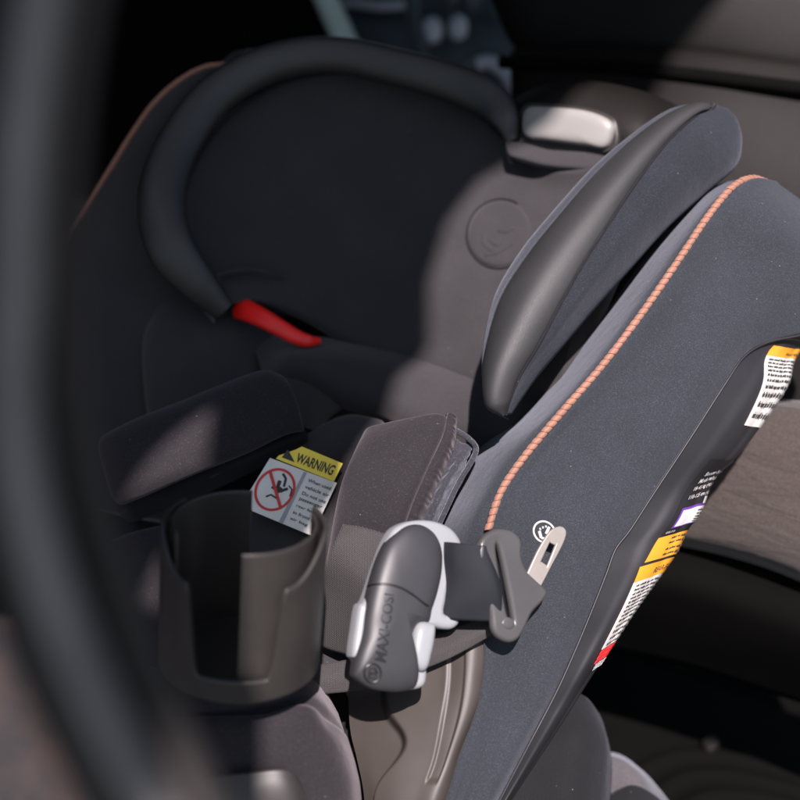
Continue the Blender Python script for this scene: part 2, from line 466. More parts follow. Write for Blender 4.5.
def cov_disp(u, v):
    h = .0024*math.exp(-((u-.10)/.08)**2)                      # fullness along the cord
    h -= .0042*math.exp(-((u-.30-.10*math.sin(v*7))/.13)**2)*math.exp(-((v-.45)/.25)**2)
    h += .0006*math.sin(v*31+u*9)*math.exp(-((u-.2)/.3)**2)
    h += .00035*math.sin(v*260+3*math.sin(v*41))*math.exp(-(u/.05)**2)
    return h
cover = sheet('side_cover', cov, M['cover'], seat, 70, 110, .022, roll=.004, e=.03, sides='LR', disp=cov_disp)
# inner bolster between the cord and the seat's inside
bol = []
inn = [(779, 190, 1.14), (762, 183, 1.13), (738, 180, 1.13), (712, 187, 1.14), (690, 203, 1.15), (650, 250, 1.14), (600, 320, 1.13), (560, 375, 1.12), (520, 420, 1.11), (480, 448, 1.10), (455, 492, 1.09), (430, 540, 1.08), (410, 600, 1.07), (400, 660, 1.06), (395, 720, 1.05), (390, 770, 1.04), (380, 830, 1.04)]
for i, (a, b) in enumerate(zip(pipe, inn)):
    def L(t, dd): dd = dd*min(1, (i+.3)/4) if i < 12 else .012; return (a[0]+(b[0]-a[0])*t, a[1]+(b[1]-a[1])*t, a[2]+(b[2]-a[2])*t+dd)
    bol.append([b, L(.75, -.018), L(.35, -.020), (a[0], a[1], a[2]+.001)])
sheet('side_bolster', Surf(bol), M['cover'], seat, 40, 90, .02)
# copper cord: wrapped beads following the seam
def cord(name, pts, r, parent, n_beads, stop=1.0):
    C = path3(pts, 400); Ls = arclen(C); tot = Ls[-1]*stop
    def at(s):
        import bisect
        i = max(1, min(len(Ls)-1, bisect.bisect(Ls, s))); f = (s-Ls[i-1])/(Ls[i]-Ls[i-1]+1e-9)
        return C[i-1].lerp(C[i], f)
    core = tube(name, [at(tot*i/200) for i in range(201)], r*.80, M['orange_dark'], parent, 8)
    sp = Soup(); step = tot/n_beads; rnd = random.Random(3)
    for b in range(n_beads):
        c = at((b+.5)*step); t = (at((b+.5)*step+step*.3)-at((b+.5)*step-step*.3)).normalized()
        ref = (CAM-c).normalized(); x = t.cross(ref).normalized(); y = x.cross(t).normalized()
        ks = 10; rg = 5; V = []; F = []; rr = r*rnd.uniform(.94, 1.05); sl = step*.38
        for i in range(rg+1):
            a = -1+2*i/rg; q = math.sqrt(max(0, 1-(a*.93)**2))**.55
            for j in range(ks):
                ang = 2*math.pi*j/ks
                V.append(c+t*(a*step*.47+math.cos(ang)*sl*.6)+x*math.cos(ang)*rr*(.70+.30*q)*.99+y*math.sin(ang)*rr*(.70+.30*q))
        for i in range(rg):
            for j in range(ks): F.append((i*ks+j, i*ks+(j+1) % ks, (i+1)*ks+(j+1) % ks, (i+1)*ks+j))
        F.append(tuple(range(ks))[::-1]); F.append(tuple(rg*ks+j for j in range(ks)))
        sp.add(V, F)
    sp.build('cord_wrap', M['orange'], core)
    return core
cord('piping', [(p[0], p[1], p[2]-.003) for p in pipe[:12]], .0028, seat, 70)

# --- black shell behind the cover
sR = [(870, 300, 1.13), (850, 312, 1.125), (822, 328, 1.12), (802, 348, 1.11), (793, 363, 1.10), (785, 390, 1.09), (743, 450, 1.075), (715, 477, 1.07), (700, 511, 1.06), (687, 530, 1.055), (675, 554, 1.05), (656, 581, 1.045), (635, 610, 1.04), (609, 650, 1.03), (587, 684, 1.025), (558, 730, 1.015), (497, 822, 1.0)]
rows = []
for a, b in zip(shellL, sR):
    def L(t, dd): return (a[0]+(b[0]-a[0])*t, a[1]+(b[1]-a[1])*t, a[2]+(b[2]-a[2])*t+dd)
    rows.append([(a[0]-2, a[1]-1, a[2]-.001), L(.28, -.006), L(.55, -.012), L(.82, -.012), (b[0], b[1], b[2]), (b[0]-12, b[1]+6, b[2]+.09), (b[0]-60, b[1]+20, b[2]+.16)])
shS = Surf(rows)
shell = sheet('rear_shell', shS, M['plastic_shell'], seat, 70, 110, .006)
tube('shell_rim', path3([(p[0]-.5, p[1]-.5, p[2]-.003) for p in shellL], 160), .0010, M['plastic_shell'], seat, 8)

# stickers: mapped on the shell surface itself (a across, b up)
US = 4/6.0      # u of the silhouette column
def shell_map(uTL, uTR, vT, uBL, uBR, vB):
    def g(a, b, off=0):
        u = (uBL*(1-a)+uBR*a)*(1-b)+(uTL*(1-a)+uTR*a)*b
        v = vB*(1-b)+vT*b
        return shS.pt(min(u, .98), v, off)
    return g
rnd = random.Random(5)
def v_of(i): return i/16.0
g = shell_map(.14, .665, v_of(3.1), .43, .665, v_of(5.62))
s = Soup(); patch(s, g, 0, 1, 0, .73, .0008, 20, 16); st = s.build('caution_sticker', M['label_white'], seat, label='amber and white caution sticker at the top of the shell')
s = Soup(); patch(s, g, 0, 1, .725, 1.0, .0010, 20, 8); s.build('sticker_band', M['label_yellow'], st)
s = Soup()
for k in range(10): illegible(s, g, .10, .96, .05+k*.066, .034, .0014, rnd)
s.build('fine_print', M['ink'], st)
s = Soup(); text_on(s, g, 'WARNING', .50, .98, .78, .86, .0016, bold=.02); s.build('sticker_heading', M['ink'], st)
g = shell_map(US*.52, US*1.12, v_of(6.30), US*.56, US*1.12, v_of(8.92))
s = Soup(); patch(s, g, 0, 1, 0, 1, .0008, 20, 16); st = s.build('weight_sticker', M['label_black'], seat, label='black sticker with white weight limits and a purple edged panel')
s = Soup()
for k, (t, w) in enumerate((('Booster Seat Mode', 1.0), ('Mode rehausseur', .95), ('18-45 kg (40-100 lb)', 1.0), ('110-125 cm (43-49 in)', 1.0))):
    text_on(s, g, t, .22-.02*k, .22+w*.75, .80-k*.088, .855-k*.088, .0012, bold=.012)
s.build('sticker_print', M['print'], st)
s = Soup(); text_on(s, g, '0573', .06, .26, .03, .075, .0012); s.build('code_number', M['print'], st)
s = Soup(); patch(s, g, .12, 1.0, .14, .46, .0011, 14, 6); s.build('purple_panel', M['purple'], st)
s = Soup(); patch(s, g, .16, 1.0, .17, .43, .0014, 14, 6); patch(s, g, .66, 1.0, .455, .53, .0012, 6, 2); s.build('white_panel', M['print'], st)
s = Soup()
for k in range(5): illegible(s, g, .56, .98, .20+k*.045, .022, .0017, rnd)
s.build('fine_print', M['ink'], st)
g = shell_map(US*.54, US*1.12, v_of(9.0), US*.49, US*1.12, v_of(9.98))
s = Soup(); patch(s, g, 0, 1, 0, 1, .0009, 16, 8); st = s.build('amber_sticker', M['label_yellow'], seat, label='amber notice sticker below the weight limits')
s = Soup()
for k in range(4): illegible(s, g, .32, .98, .12+k*.21+(.06 if k > 1 else 0), .09, .0013, rnd)
s.build('fine_print', M['ink'], st)
g = shell_map(US*.45, US*1.12, v_of(10.10), US*.68, US*1.06, v_of(13.4))
s = Soup(); patch(s, g, 0, 1, .20, .83, .0009, 16, 16); st = s.build('rear_facing_sticker', M['label_white'], seat, label='amber headed white notice sticker with red foot, low on the shell')
s = Soup(); patch(s, g, 0, 1, .83, 1.0, .0011, 16, 5); s.build('sticker_band', M['label_yellow'], st)
s = Soup(); text_on(s, g, 'REAR-FACING', .36, .98, .875, .94, .0014, bold=.015)
for k in range(13): illegible(s, g, .10, .97, .22+k*.046, .024, .0013, rnd)
s.build('fine_print', M['ink'], st)
s = Soup()
for k in range(3): patch(s, g, 0, 1, .20-.040*(k+1), .20-.040*k-.010, .0012, 14, 2)
s.build('red_stripes', M['label_red'], st)
s = Soup()
for k in range(3): illegible(s, g, .1, .95, .00+k*.026, .018, .0012, rnd)
s.build('maker_line', M['print'], st)

# --- headrest
head = Surf([
 [(178, 250, 1.235), (186, 190, 1.25), (232, 112, 1.27), (325, 66, 1.275), (430, 82, 1.27), (495, 112, 1.25), (515, 138, 1.235), (560, 168, 1.20), (640, 150, 1.15)],
 [(180, 252, 1.235), (205, 215, 1.26), (258, 165, 1.285), (335, 130, 1.29), (420, 140, 1.28), (480, 160, 1.255), (515, 175, 1.235), (560, 195, 1.20), (640, 180, 1.14)],
 [(190, 270, 1.23), (225, 245, 1.255), (275, 215, 1.28), (340, 200, 1.28), (405, 205, 1.265), (455, 215, 1.24), (498, 232, 1.215), (545, 240, 1.18), (610, 240, 1.12)],
 [(205, 288, 1.22), (235, 272, 1.24), (285, 258, 1.26), (345, 262, 1.255), (400, 270, 1.24), (445, 280, 1.215), (485, 292, 1.19), (530, 300, 1.16), (580, 310, 1.11)],
 [(222, 303, 1.21), (250, 298, 1.225), (295, 305, 1.235), (345, 328, 1.23), (395, 345, 1.215), (435, 356, 1.195), (475, 368, 1.17), (520, 375, 1.14), (560, 385, 1.10)],
 [(226, 306, 1.22), (255, 302, 1.235), (300, 322, 1.245), (345, 348, 1.24), (392, 366, 1.225), (432, 378, 1.205), (475, 394, 1.18), (520, 405, 1.15), (560, 410, 1.11)]])
headrest = sheet('headrest', head, M['inner'], seat, 80, 60, .03, roll=.010, e=.05, sides='TB')
hb = cast(bvh_of(headrest))
# raised round badge with a small seat pictogram
cx, cy, ra, rb, tilt = 500, 234, 31, 33, math.radians(20)
def ell(r, a): 
    x, y = ra*r*math.cos(a), rb*r*math.sin(a)
    return cx+x*math.cos(tilt)-y*math.sin(tilt), cy+x*math.sin(tilt)+y*math.cos(tilt)
V = []; F = []; prf = [(1.0, -.004), (1.0, .0008), (.965, .0022), (.90, .0030), (.6, .0032), (.3, .0032)]
for r, h in prf:
    for j in range(48): V.append(hb(*ell(r, 2*math.pi*j/48), h))
for i in range(len(prf)-1):
    for j in range(48): F.append((i*48+j, i*48+(j+1) % 48, (i+1)*48+(j+1) % 48, (i+1)*48+j))
F.append(tuple((len(prf)-1)*48+j for j in range(48)))
badge = mesh_obj('badge', V, F, M['inner'], headrest, True, 'round embossed badge on the headrest', 45)
tube('badge_groove', [hb(*ell(1.06, 2*math.pi*j/60+.4), .0002) for j in range(44)], .0012, M['dark'], headrest, 6)
bb = cast(bvh_of(badge))
s = Soup()
for pts in ([(484, 232), (484, 244), (492, 251)], [(485, 256), (498, 254), (513, 244)], [(489, 240), (498, 246), (503, 238)], [(498, 231), (506, 233), (514, 229)]):
    c = [bb(x, y, .0006) for x, y in pts]
    q = [c[0].lerp(c[1], t/6) for t in range(6)]+[c[1].lerp(c[2], t/6) for t in range(7)]
    s.add(*tube('', q, .0016, None, raw=True, k=6, flat_=.4))
s.build('pictogram', M['inner'], badge)
# far leatherette rim of the head wing
rim = [(224, 311, 1.210), (195, 280, 1.20), (172, 250, 1.195), (162, 215, 1.20), (165, 178, 1.21), (182, 138, 1.225), (213, 97, 1.24), (255, 70, 1.25), (300, 57, 1.255), (345, 56, 1.255), (400, 68, 1.25), (450, 82, 1.245), (487, 98, 1.235), (505, 118, 1.225), (512, 140, 1.225)]
wid = [11, 18, 22, 22, 21.5, 20, 19, 18, 17.5, 17, 17.5, 18, 18, 13, 6]
rp = path3(rim, 140)
tube('wing_rim', rp, lambda t: cr_eval(np.array(wid, float), t)*1.24/FPX*1.08, M['leather_far'], headrest, 22, label='leatherette rim of the far head wing', flat_=.50)
tube('rim_seam', path3([(x, y, z+.000) for x, y, z in [(224, 300, 1.212), (200, 272, 1.208), (185, 245, 1.21), (181, 215, 1.225), (186, 185, 1.24), (204, 148, 1.255), (234, 113, 1.262), (272, 88, 1.268), (312, 76, 1.27), (350, 74, 1.27), (398, 86, 1.265), (444, 100, 1.258), (478, 116, 1.245), (500, 136, 1.235)]], 100), .0012, M['dark'], headrest, 6)

# near wing: fabric inside, leatherette nose, fabric outside
L0 = [(500, 416, 1.03), (487, 402, 1.035), (482, 372, 1.045), (485, 335, 1.055), (496, 292, 1.065), (521, 250, 1.075), (552, 212, 1.085), (590, 170, 1.10), (628, 137, 1.12), (668, 110, 1.14), (700, 103, 1.15), (716, 105, 1.155)]
A0 = [(500, 417, 1.022), (487.5, 404, 1.022), (482.5, 376, 1.026), (486, 344, 1.032), (500, 298, 1.042), (527, 255, 1.052), (560, 214, 1.064), (596, 173, 1.080), (633, 139, 1.10), (670, 114, 1.118), (698, 105, 1.128), (712, 105, 1.13)]
Mi = [(503, 416, 1.012), (494, 402, 1.006), (497, 375, 1.005), (508, 344, 1.008), (528, 300, 1.016), (554, 257, 1.027), (585, 216, 1.041), (618, 176, 1.058), (649, 142, 1.078), (681, 117, 1.10), (703, 107, 1.115), (714, 107, 1.12)]
B0 = [(506, 415, 1.018), (511, 398, 1.012), (521, 374, 1.010), (540, 343, 1.012), (563, 300, 1.018), (587, 258, 1.028), (613, 218, 1.042), (640, 178, 1.060), (666, 144, 1.080), (691, 120, 1.102), (707, 109, 1.118), (716, 106, 1.126)]
C0 = [(508, 415, 1.03), (516, 398, 1.024), (531, 372, 1.020), (555, 340, 1.020), (585, 298, 1.024), (615, 258, 1.034), (645, 218, 1.048), (676, 178, 1.066), (704, 148, 1.086), (722, 126, 1.108), (730, 114, 1.124), (726, 108, 1.13)]
R0 = [(512, 414, 1.05), (520, 402, 1.05), (537, 378, 1.05), (562, 348, 1.052), (596, 308, 1.06), (632, 268, 1.07), (668, 228, 1.085), (706, 193, 1.105), (736, 166, 1.12), (742, 140, 1.13), (738, 122, 1.135), (730, 112, 1.14)]
K0 = [(508, 412, 1.08), (515, 400, 1.09), (528, 376, 1.11), (548, 345, 1.12), (580, 305, 1.13), (615, 262, 1.14), (650, 222, 1.15), (690, 188, 1.16), (718, 162, 1.17), (728, 138, 1.17), (726, 122, 1.17), (722, 113, 1.165)]
KL = [(x+8, y+4, d+.05) for x, y, d in L0]
def cols(*cs): return list(reversed([list(r) for r in zip(*cs)]))
sheet('near_head_wing', Surf(cols(B0, C0, R0, K0)), M['wing'], headrest, 50, 80, .0015, label='slate fabric back of the near head wing')
sheet('wing_lining', Surf(cols(KL, L0, A0)), M['cover'], headrest, 30, 80, .0012)
noseS = Surf(cols(A0, Mi, B0))
sheet('wing_nose', noseS, M['leather'], headrest, 46, 90, .003, roll=.0022, e=.07, sides='LR', disp=lambda u, v: .0045*(1-(2*u-1)**4)*min(1, v*9)*min(1, (1-v)*12), label='leatherette nose of the near head wing')
tube('nose_seam', path3([(x, y, d-.0005) for x, y, d in reversed(B0)], 120), .0009, M['dark'], headrest, 6)

# --- headrest adjuster: pale handle in a dark bezel on a hump
hp = Plane((530, 110, 1.235), (620, 125, 1.19), (560, 165, 1.22))
hump = Surf([[(500, 118, 1.29), (520, 92, 1.28), (572, 78, 1.27), (640, 88, 1.25), (690, 110, 1.25)],
             [(500, 130, 1.27), (525, 105, 1.25), (574, 88, 1.24), (640, 98, 1.22), (680, 112, 1.23)],
             [(505, 150, 1.26), (525, 130, 1.24), (574, 120, 1.225), (635, 128, 1.20), (664, 130, 1.21)],
             [(510, 175, 1.26), (530, 165, 1.25), (574, 165, 1.23), (620, 165, 1.21), (650, 160, 1.21)]])
hobj = sheet('adjuster_housing', hump, M['car_leather'], seat, 30, 24, .03, roll=.006, e=.1, sides='TR')
plate('bezel', [(515, 142), (521, 116), (530, 106), (546, 104), (590, 109), (612, 116), (621, 126), (620, 150), (600, 165), (550, 160)], [], hp, .010, .003, M['plastic_cup'], hobj, off=.004)
dome('pull_handle', [(529, 134), (529, 118), (535, 110), (548, 109), (585, 112), (607, 118), (618, 126), (618, 136), (610, 150), (590, 148), (552, 143), (536, 141)], hp, .010, M['handle'], hobj, p=3.5, off=.010, label='off white pull handle of the headrest adjuster')
# scooped collar under the handle
sc = Surf([[(505, 140, 1.225), (540, 146, 1.215), (580, 152, 1.20), (625, 158, 1.175), (640, 150, 1.17)],
           [(510, 155, 1.215), (540, 162, 1.20), (575, 166, 1.19), (610, 168, 1.17), (640, 160, 1.16)],
           [(520, 163, 1.225), (545, 170, 1.21), (575, 173, 1.20), (605, 174, 1.18), (640, 168, 1.165)]])
sheet('collar', sc, M['inner'], hobj, 24, 10, .02, roll=.006, e=.2, sides='B')

# --- backrest and torso padding
back = Surf([[(250, 335, 1.26), (300, 335, 1.255), (350, 340, 1.24), (400, 350, 1.22), (450, 362, 1.20), (500, 380, 1.17), (540, 400, 1.14)],
             [(262, 372, 1.21), (292, 352, 1.20), (345, 358, 1.19), (398, 372, 1.18), (445, 388, 1.16), (490, 402, 1.14), (530, 420, 1.12)],
             [(268, 380, 1.20), (300, 368, 1.185), (345, 384, 1.175), (394, 402, 1.16), (438, 416, 1.14), (480, 425, 1.12), (515, 440, 1.11)],
             [(280, 392, 1.22), (310, 392, 1.20), (345, 408, 1.185), (385, 420, 1.175), (425, 440, 1.15), (465, 455, 1.13), (500, 470, 1.11)],
             [(285, 396, 1.24), (310, 396, 1.24), (345, 411, 1.23), (385, 424, 1.22), (425, 470, 1.18), (455, 500, 1.14), (480, 520, 1.11)],
             [(285, 420, 1.27), (310, 430, 1.27), (345, 450, 1.26), (385, 480, 1.25), (410, 520, 1.20), (440, 550, 1.15), (460, 570, 1.11)]])
sheet('backrest_pad', back, M['inner'], seat, 60, 50, .02)
lin = Surf([[(120, 270, 1.40), (160, 270, 1.38), (300, 290, 1.34), (480, 330, 1.26), (560, 380, 1.20)],
            [(75, 380, 1.33), (160, 370, 1.32), (300, 380, 1.30), (420, 400, 1.26), (520, 430, 1.18)],
            [(75, 500, 1.25), (160, 500, 1.24), (280, 490, 1.24), (380, 500, 1.20), (470, 520, 1.13)],
            [(112, 620, 1.16), (180, 610, 1.16), (280, 600, 1.15), (360, 600, 1.12), (440, 600, 1.09)],
            [(122, 760, 1.08), (180, 760, 1.08), (280, 750, 1.07), (350, 745, 1.06), (420, 740, 1.05)]])
sheet('seat_lining', lin, M['dark'], seat, 30, 30, .02)
# far torso bolster
tor = Surf([[(150, 250, 1.30), (200, 285, 1.29), (250, 300, 1.28), (300, 330, 1.27), (340, 350, 1.26)],
            [(152, 290, 1.27), (190, 310, 1.25), (235, 325, 1.24), (270, 345, 1.25), (300, 365, 1.26)],
            [(137, 340, 1.24), (175, 345, 1.22), (220, 352, 1.22), (260, 372, 1.23), (290, 390, 1.24)],
            [(139, 400, 1.22), (180, 405, 1.20), (220, 405, 1.20), (260, 410, 1.21), (290, 420, 1.23)],
            [(150, 470, 1.21), (190, 470, 1.20), (230, 460, 1.20), (270, 460, 1.21), (300, 460, 1.23)]])
sheet('torso_bolster', tor, M['inner'], seat, 40, 40, .03, roll=.012, e=.12, sides='L')
# red strap guide seen in the gap
tube('strap_guide', path3([(240, 308, 1.232), (250, 312, 1.218), (264, 319, 1.208), (280, 328, 1.203), (298, 338, 1.20), (310, 341, 1.20), (320, 341, 1.205)], 40), lambda t: .0108-.0060*t-.002*max(0, t-.8)*5, M['red'], seat, 14, label='red harness strap guide', flat_=.6)
# far side cover, orange piping on its edge
farp = [(232, 64, 1.26), (205, 67, 1.262), (180, 80, 1.264), (155, 102, 1.266), (133, 132, 1.268), (112, 166, 1.268), (90, 200, 1.266), (68, 234, 1.262), (49, 270, 1.256), (36, 310, 1.25), (26, 360, 1.24), (30, 430, 1.22), (50, 500, 1.20)]
fin = [(330, 60, 1.31), (300, 80, 1.31), (250, 110, 1.31), (220, 150, 1.30), (205, 190, 1.30), (200, 225, 1.29), (200, 260, 1.28), (190, 290, 1.27), (172, 320, 1.26), (160, 360, 1.25), (160, 410, 1.235), (170, 460, 1.22), (180, 520, 1.20)]
rows = []
for a, b in zip(farp, fin):
    def L(t, dd): return (a[0]+(b[0]-a[0])*t, a[1]+(b[1]-a[1])*t, a[2]+(b[2]-a[2])*t+dd)
    rows.append([(a[0]+2, a[1]+4, a[2]+.06), (a[0]-1, a[1], a[2]+.006), L(.12, -.012), L(.5, -.014), b])
sheet('side_cover', Surf(rows), M['inner'], seat, 40, 70, .015)
cord('piping', [(p[0], p[1], p[2]-.005) for p in farp[:10]], .0027, seat, 62)

# --- harness pads
padF = Surf([[(94, 432, 1.105), (130, 412, 1.10), (180, 392, 1.10), (225, 374, 1.105), (262, 362, 1.115), (285, 368, 1.12)],
             [(92, 448, 1.085), (135, 430, 1.075), (185, 412, 1.075), (235, 393, 1.085), (272, 382, 1.095), (296, 388, 1.105)],
             [(98, 474, 1.075), (142, 458, 1.062), (192, 440, 1.062), (242, 420, 1.075), (280, 405, 1.09), (304, 408, 1.105)],
             [(106, 500, 1.075), (146, 486, 1.062), (196, 466, 1.062), (246, 446, 1.075), (284, 428, 1.09), (308, 426, 1.105)],
             [(118, 514, 1.085), (150, 502, 1.075), (200, 480, 1.075), (250, 460, 1.088), (288, 441, 1.10), (308, 436, 1.112)]])
pf = sheet('harness_pad', padF, M['pad'], seat, 60, 40, .02, roll=.012, e=(.07, .22), label='far shoulder harness pad with a triangle of sun on it')
s = Soup()
def stitches(S, v, u0, u1, n, off, parent, name='stitching', r=.0008, mat=None):
    s = Soup()
    for i in range(n):
        a = u0+(u1-u0)*i/n; b = u0+(u1-u0)*(i+.55)/n
        s.add(*tube('', [S.pt(a, v, off), S.pt((a+b)/2, v, off+.0005), S.pt(b, v, off)], r, None, raw=True, k=5))
    return s.build(name, mat or M['ink_grey'], parent)
M['thread'] = flat('black_thread', (.05, .05, .055), .7)
stitches(padF, .955, .05, .95, 34, -.006, pf, mat=M['thread'])
# dark underside of the far pad
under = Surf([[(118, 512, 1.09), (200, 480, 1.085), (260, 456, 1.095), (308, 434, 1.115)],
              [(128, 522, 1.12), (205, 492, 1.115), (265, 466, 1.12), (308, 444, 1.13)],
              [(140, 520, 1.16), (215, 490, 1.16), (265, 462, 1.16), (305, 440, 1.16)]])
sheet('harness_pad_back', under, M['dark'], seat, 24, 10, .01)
# grey webbing coming out of the backrest
sheet('harness_strap', Surf([[(268, 372, 1.20), (312, 385, 1.19), (342, 408, 1.185)], [(292, 398, 1.17), (315, 402, 1.17), (330, 418, 1.165)], [(300, 425, 1.14), (310, 428, 1.14), (322, 432, 1.14)]]), M['strap_twill'], seat, 12, 12, .003)
# centre insert under the straps
ins = Surf([[(300, 440, 1.15), (325, 418, 1.155), (352, 408, 1.16), (385, 415, 1.15)],
            [(268, 470, 1.12), (300, 450, 1.12), (340, 440, 1.12), (390, 440, 1.12)],
            [(240, 520, 1.10), (280, 500, 1.09), (330, 490, 1.085), (380, 500, 1.10)],
            [(215, 600, 1.09), (260, 590, 1.07), (320, 580, 1.06), (370, 590, 1.08)],
            [(200, 700, 1.06), (260, 695, 1.05), (320, 690, 1.04), (380, 690, 1.05)]])
sheet('crotch_insert', ins, M['inner'], seat, 30, 40, .02, roll=.01, e=.1, sides='LRT')
# near pad: top face, hem and mesh flap
padN = Surf([[(362, 424, 1.075), (385, 419, 1.068), (412, 413, 1.06), (436, 409, 1.055), (452, 414, 1.055)],
             [(350, 447, 1.058), (375, 440, 1.046), (402, 436, 1.038), (430, 434, 1.035), (448, 434, 1.042)],
             [(336, 480, 1.05), (362, 475, 1.033), (390, 472, 1.025), (416, 470, 1.022), (434, 466, 1.03)],
             [(328, 515, 1.045), (352, 512, 1.027), (378, 510, 1.018), (402, 508, 1.016), (418, 503, 1.025)],
             [(322, 550, 1.045), (345, 548, 1.027), (370, 546, 1.018), (392, 544, 1.016), (406, 540, 1.025)],
             [(312, 590, 1.045), (338, 590, 1.03), (362, 588, 1.02), (384, 586, 1.02), (398, 584, 1.03)]])
pn = sheet('harness_pad', padN, M['pad'], seat, 50, 60, .018, roll=.009, e=(.16, .06), sides='LRT', label='near sunlit shoulder harness pad')
stitches_path = path3([(456, 424, 1.044), (444, 444, 1.036), (430, 468, 1.027), (416, 500, 1.02), (404, 540, 1.018)], 60)
hem = Surf([[(450, 412, 1.053), (456, 416, 1.055), (457, 424, 1.065)],
            [(444, 436, 1.038), (452, 440, 1.04), (455, 446, 1.055)],
            [(430, 468, 1.027), (438, 473, 1.03), (442, 480, 1.045)],
            [(414, 505, 1.02), (422, 509, 1.023), (428, 514, 1.04)],
            [(402, 542, 1.02), (409, 545, 1.023), (414, 548, 1.04)]])
def ruf(u, v): return .0005*math.sin(v*120+2*math.sin(v*37))*math.sin(math.pi*u)
sheet('pad_hem', hem, M['pad'], pn, 10, 120, .006, disp=ruf)
flap = Surf([[(452, 436, 1.06), (462, 440, 1.055), (474, 446, 1.06)],
             [(446, 462, 1.05), (458, 458, 1.045), (472, 456, 1.058)],
             [(436, 480, 1.04), (448, 480, 1.036), (462, 482, 1.055)],
             [(424, 508, 1.035), (438, 508, 1.03), (448, 506, 1.05)],
             [(412, 545, 1.035), (424, 545, 1.03), (436, 545, 1.05)]])
def ruf2(u, v): return .0010*math.sin(u*9+v*7)+.0003*math.sin(v*50+u*9)
sheet('mesh_backing', flap, M['mesh'], pn, 30, 60, .008, roll=.003, e=.12, disp=ruf2)
tube('flap_edge', path3([(455, 430, 1.058), (468, 438, 1.052), (476, 449, 1.056), (470, 464, 1.048), (459, 482, 1.043), (448, 505, 1.036), (434, 535, 1.03)], 60), .0022, M['mesh'], pn, 8)

# --- warning label sewn on the insert
wp = Plane((248, 515, 1.066), (310, 525, 1.063), (290, 447, 1.085))
wl = plate('warning_label', [(270, 458), (337, 483), (312, 536), (252, 511), (247, 504), (248, 494)], [], wp, .0012, .0003, M['label_warn'], seat, smooth_n=1, label='white and yellow WARNING label below the far harness pad')
def wpf(px, py, off=0): return wp.hit(px, py, off)
plate('warning_band', [(279, 456), (296, 450), (302, 447), (343, 464), (334, 482), (276, 459)], [], wp, .0012, .0003, M['label_lemon'], wl, smooth_n=1, off=.0011)
s = Soup(); g = mapper_quad(wpf, (299, 453), (337, 466), (331, 477), (295, 463)); text_on(s, g, 'WARNING', 0, 1, .05, .95, .0021, bold=.025)
V = [wpf(x, y, .0020) for x, y in ((288, 450), (295, 463), (282, 458))]; s.add(V, [(0, 1, 2)])
s.build('warning_heading', M['ink'], wl)
s = Soup(); g = mapper_quad(wpf, (308, 474), (337, 485), (313, 535), (285, 523)); rr = random.Random(11)
for k, t in enumerate(('When used', 'vehicle air', 'Do not use', 'passenger', 'rear facing', 'in front of', 'air bag')): text_on(s, g, t, .10, min(.92, .12+.085*len(t)), .86-k*.13, .925-k*.13, .0012, bold=.01)
s.build('fine_print', M['ink'], wl)
s = Soup(); V = [wpf(*p, .0010) for p in ((304, 472), (307, 473), (283, 524), (279, 522))]; s.add(V, [(0, 1, 2, 3)]); s.build('rule', M['ink_grey'], wl)
ec, ea, eb, et = (275, 490), 21.5, 18, math.radians(-52)
def el2(r, a):
    x, y = ea*r*math.cos(a), eb*r*math.sin(a); return ec[0]+x*math.cos(et)-y*math.sin(et), ec[1]+x*math.sin(et)+y*math.cos(et)
ring = [wpf(*el2(1, 2*math.pi*j/64), .0012) for j in range(65)]
s = Soup(); s.add(*tube('', ring, .0010, None, raw=True, k=6, flat_=.4, up=wp.n, cap=False))
a_, b_ = wpf(270, 471, .0014), wpf(281, 509, .0014)
s.add(*tube('', [a_.lerp(b_, i/4) for i in range(5)], .0012, None, raw=True, k=6, flat_=.4, up=wp.n))
s.build('prohibition_ring', M['label_red'], wl)
s = Soup()   # pictogram of a child in a seat behind a bag, drawn with a few strokes
for pts, r in (([(283, 474), (286, 479), (284, 487)], .0010), ([(272, 487), (279, 492), (288, 489)], .0012), ([(266, 497), (271, 495), (279, 500)], .0007), ([(280, 481), (278, 487), (283, 492)], .0015), ([(289, 486), (292, 490), (290, 497)], .0006)):
    c = [wpf(x, y, .0010) for x, y in pts]
    s.add(*tube('', [c[0], c[0].lerp(c[1], .5), c[1], c[1].lerp(c[2], .5), c[2]], r, None, raw=True, k=6, flat_=.3, up=wp.n))
s.build('pictogram', M['ink'], wl)

# --- harness webbing near the clip
st1 = Surf([[(343, 524, 1.0), (366, 528, .996), (394, 536, .992)],
            [(334, 545, .995), (356, 550, .99), (382, 560, .985)],
            [(326, 570, 1.0), (350, 578, .99), (372, 590, .985)],
            [(318, 600, 1.02), (340, 612, 1.01), (365, 625, 1.0)],
            [(308, 640, 1.04), (330, 650, 1.03), (360, 660, 1.02)]])
sheet('harness_strap', st1, M['strap_twill'], seat, 20, 40, .002, disp=lambda u, v: .0008*math.sin(u*5+v*6))
st2 = Surf([[(500, 612, .985), (470, 622, .982), (420, 640, .98), (370, 655, .985), (300, 668, .99)],
            [(492, 628, .983), (465, 642, .978), (425, 658, .976), (370, 675, .98), (300, 684, .985)],
            [(486, 636, .983), (455, 652, .978), (420, 669, .976), (370, 688, .98), (302, 700, .985)]])
# rows run right to left here: flip so the front faces the lens
st2 = Surf([[(300, 668, .99), (370, 655, .985), (420, 640, .98), (470, 622, .975), (505, 606, .975)],
            [(300, 682, .985), (370, 672, .98), (424, 656, .974), (467, 638, .97), (500, 622, .97)],
            [(302, 696, .985), (370, 688, .98), (426, 668, .974), (458, 654, .97), (490, 636, .97)]])
sheet('lap_belt', st2, M['strap_twill'], seat, 50, 16, .002, label='twill lap webbing passing under the chest clip')

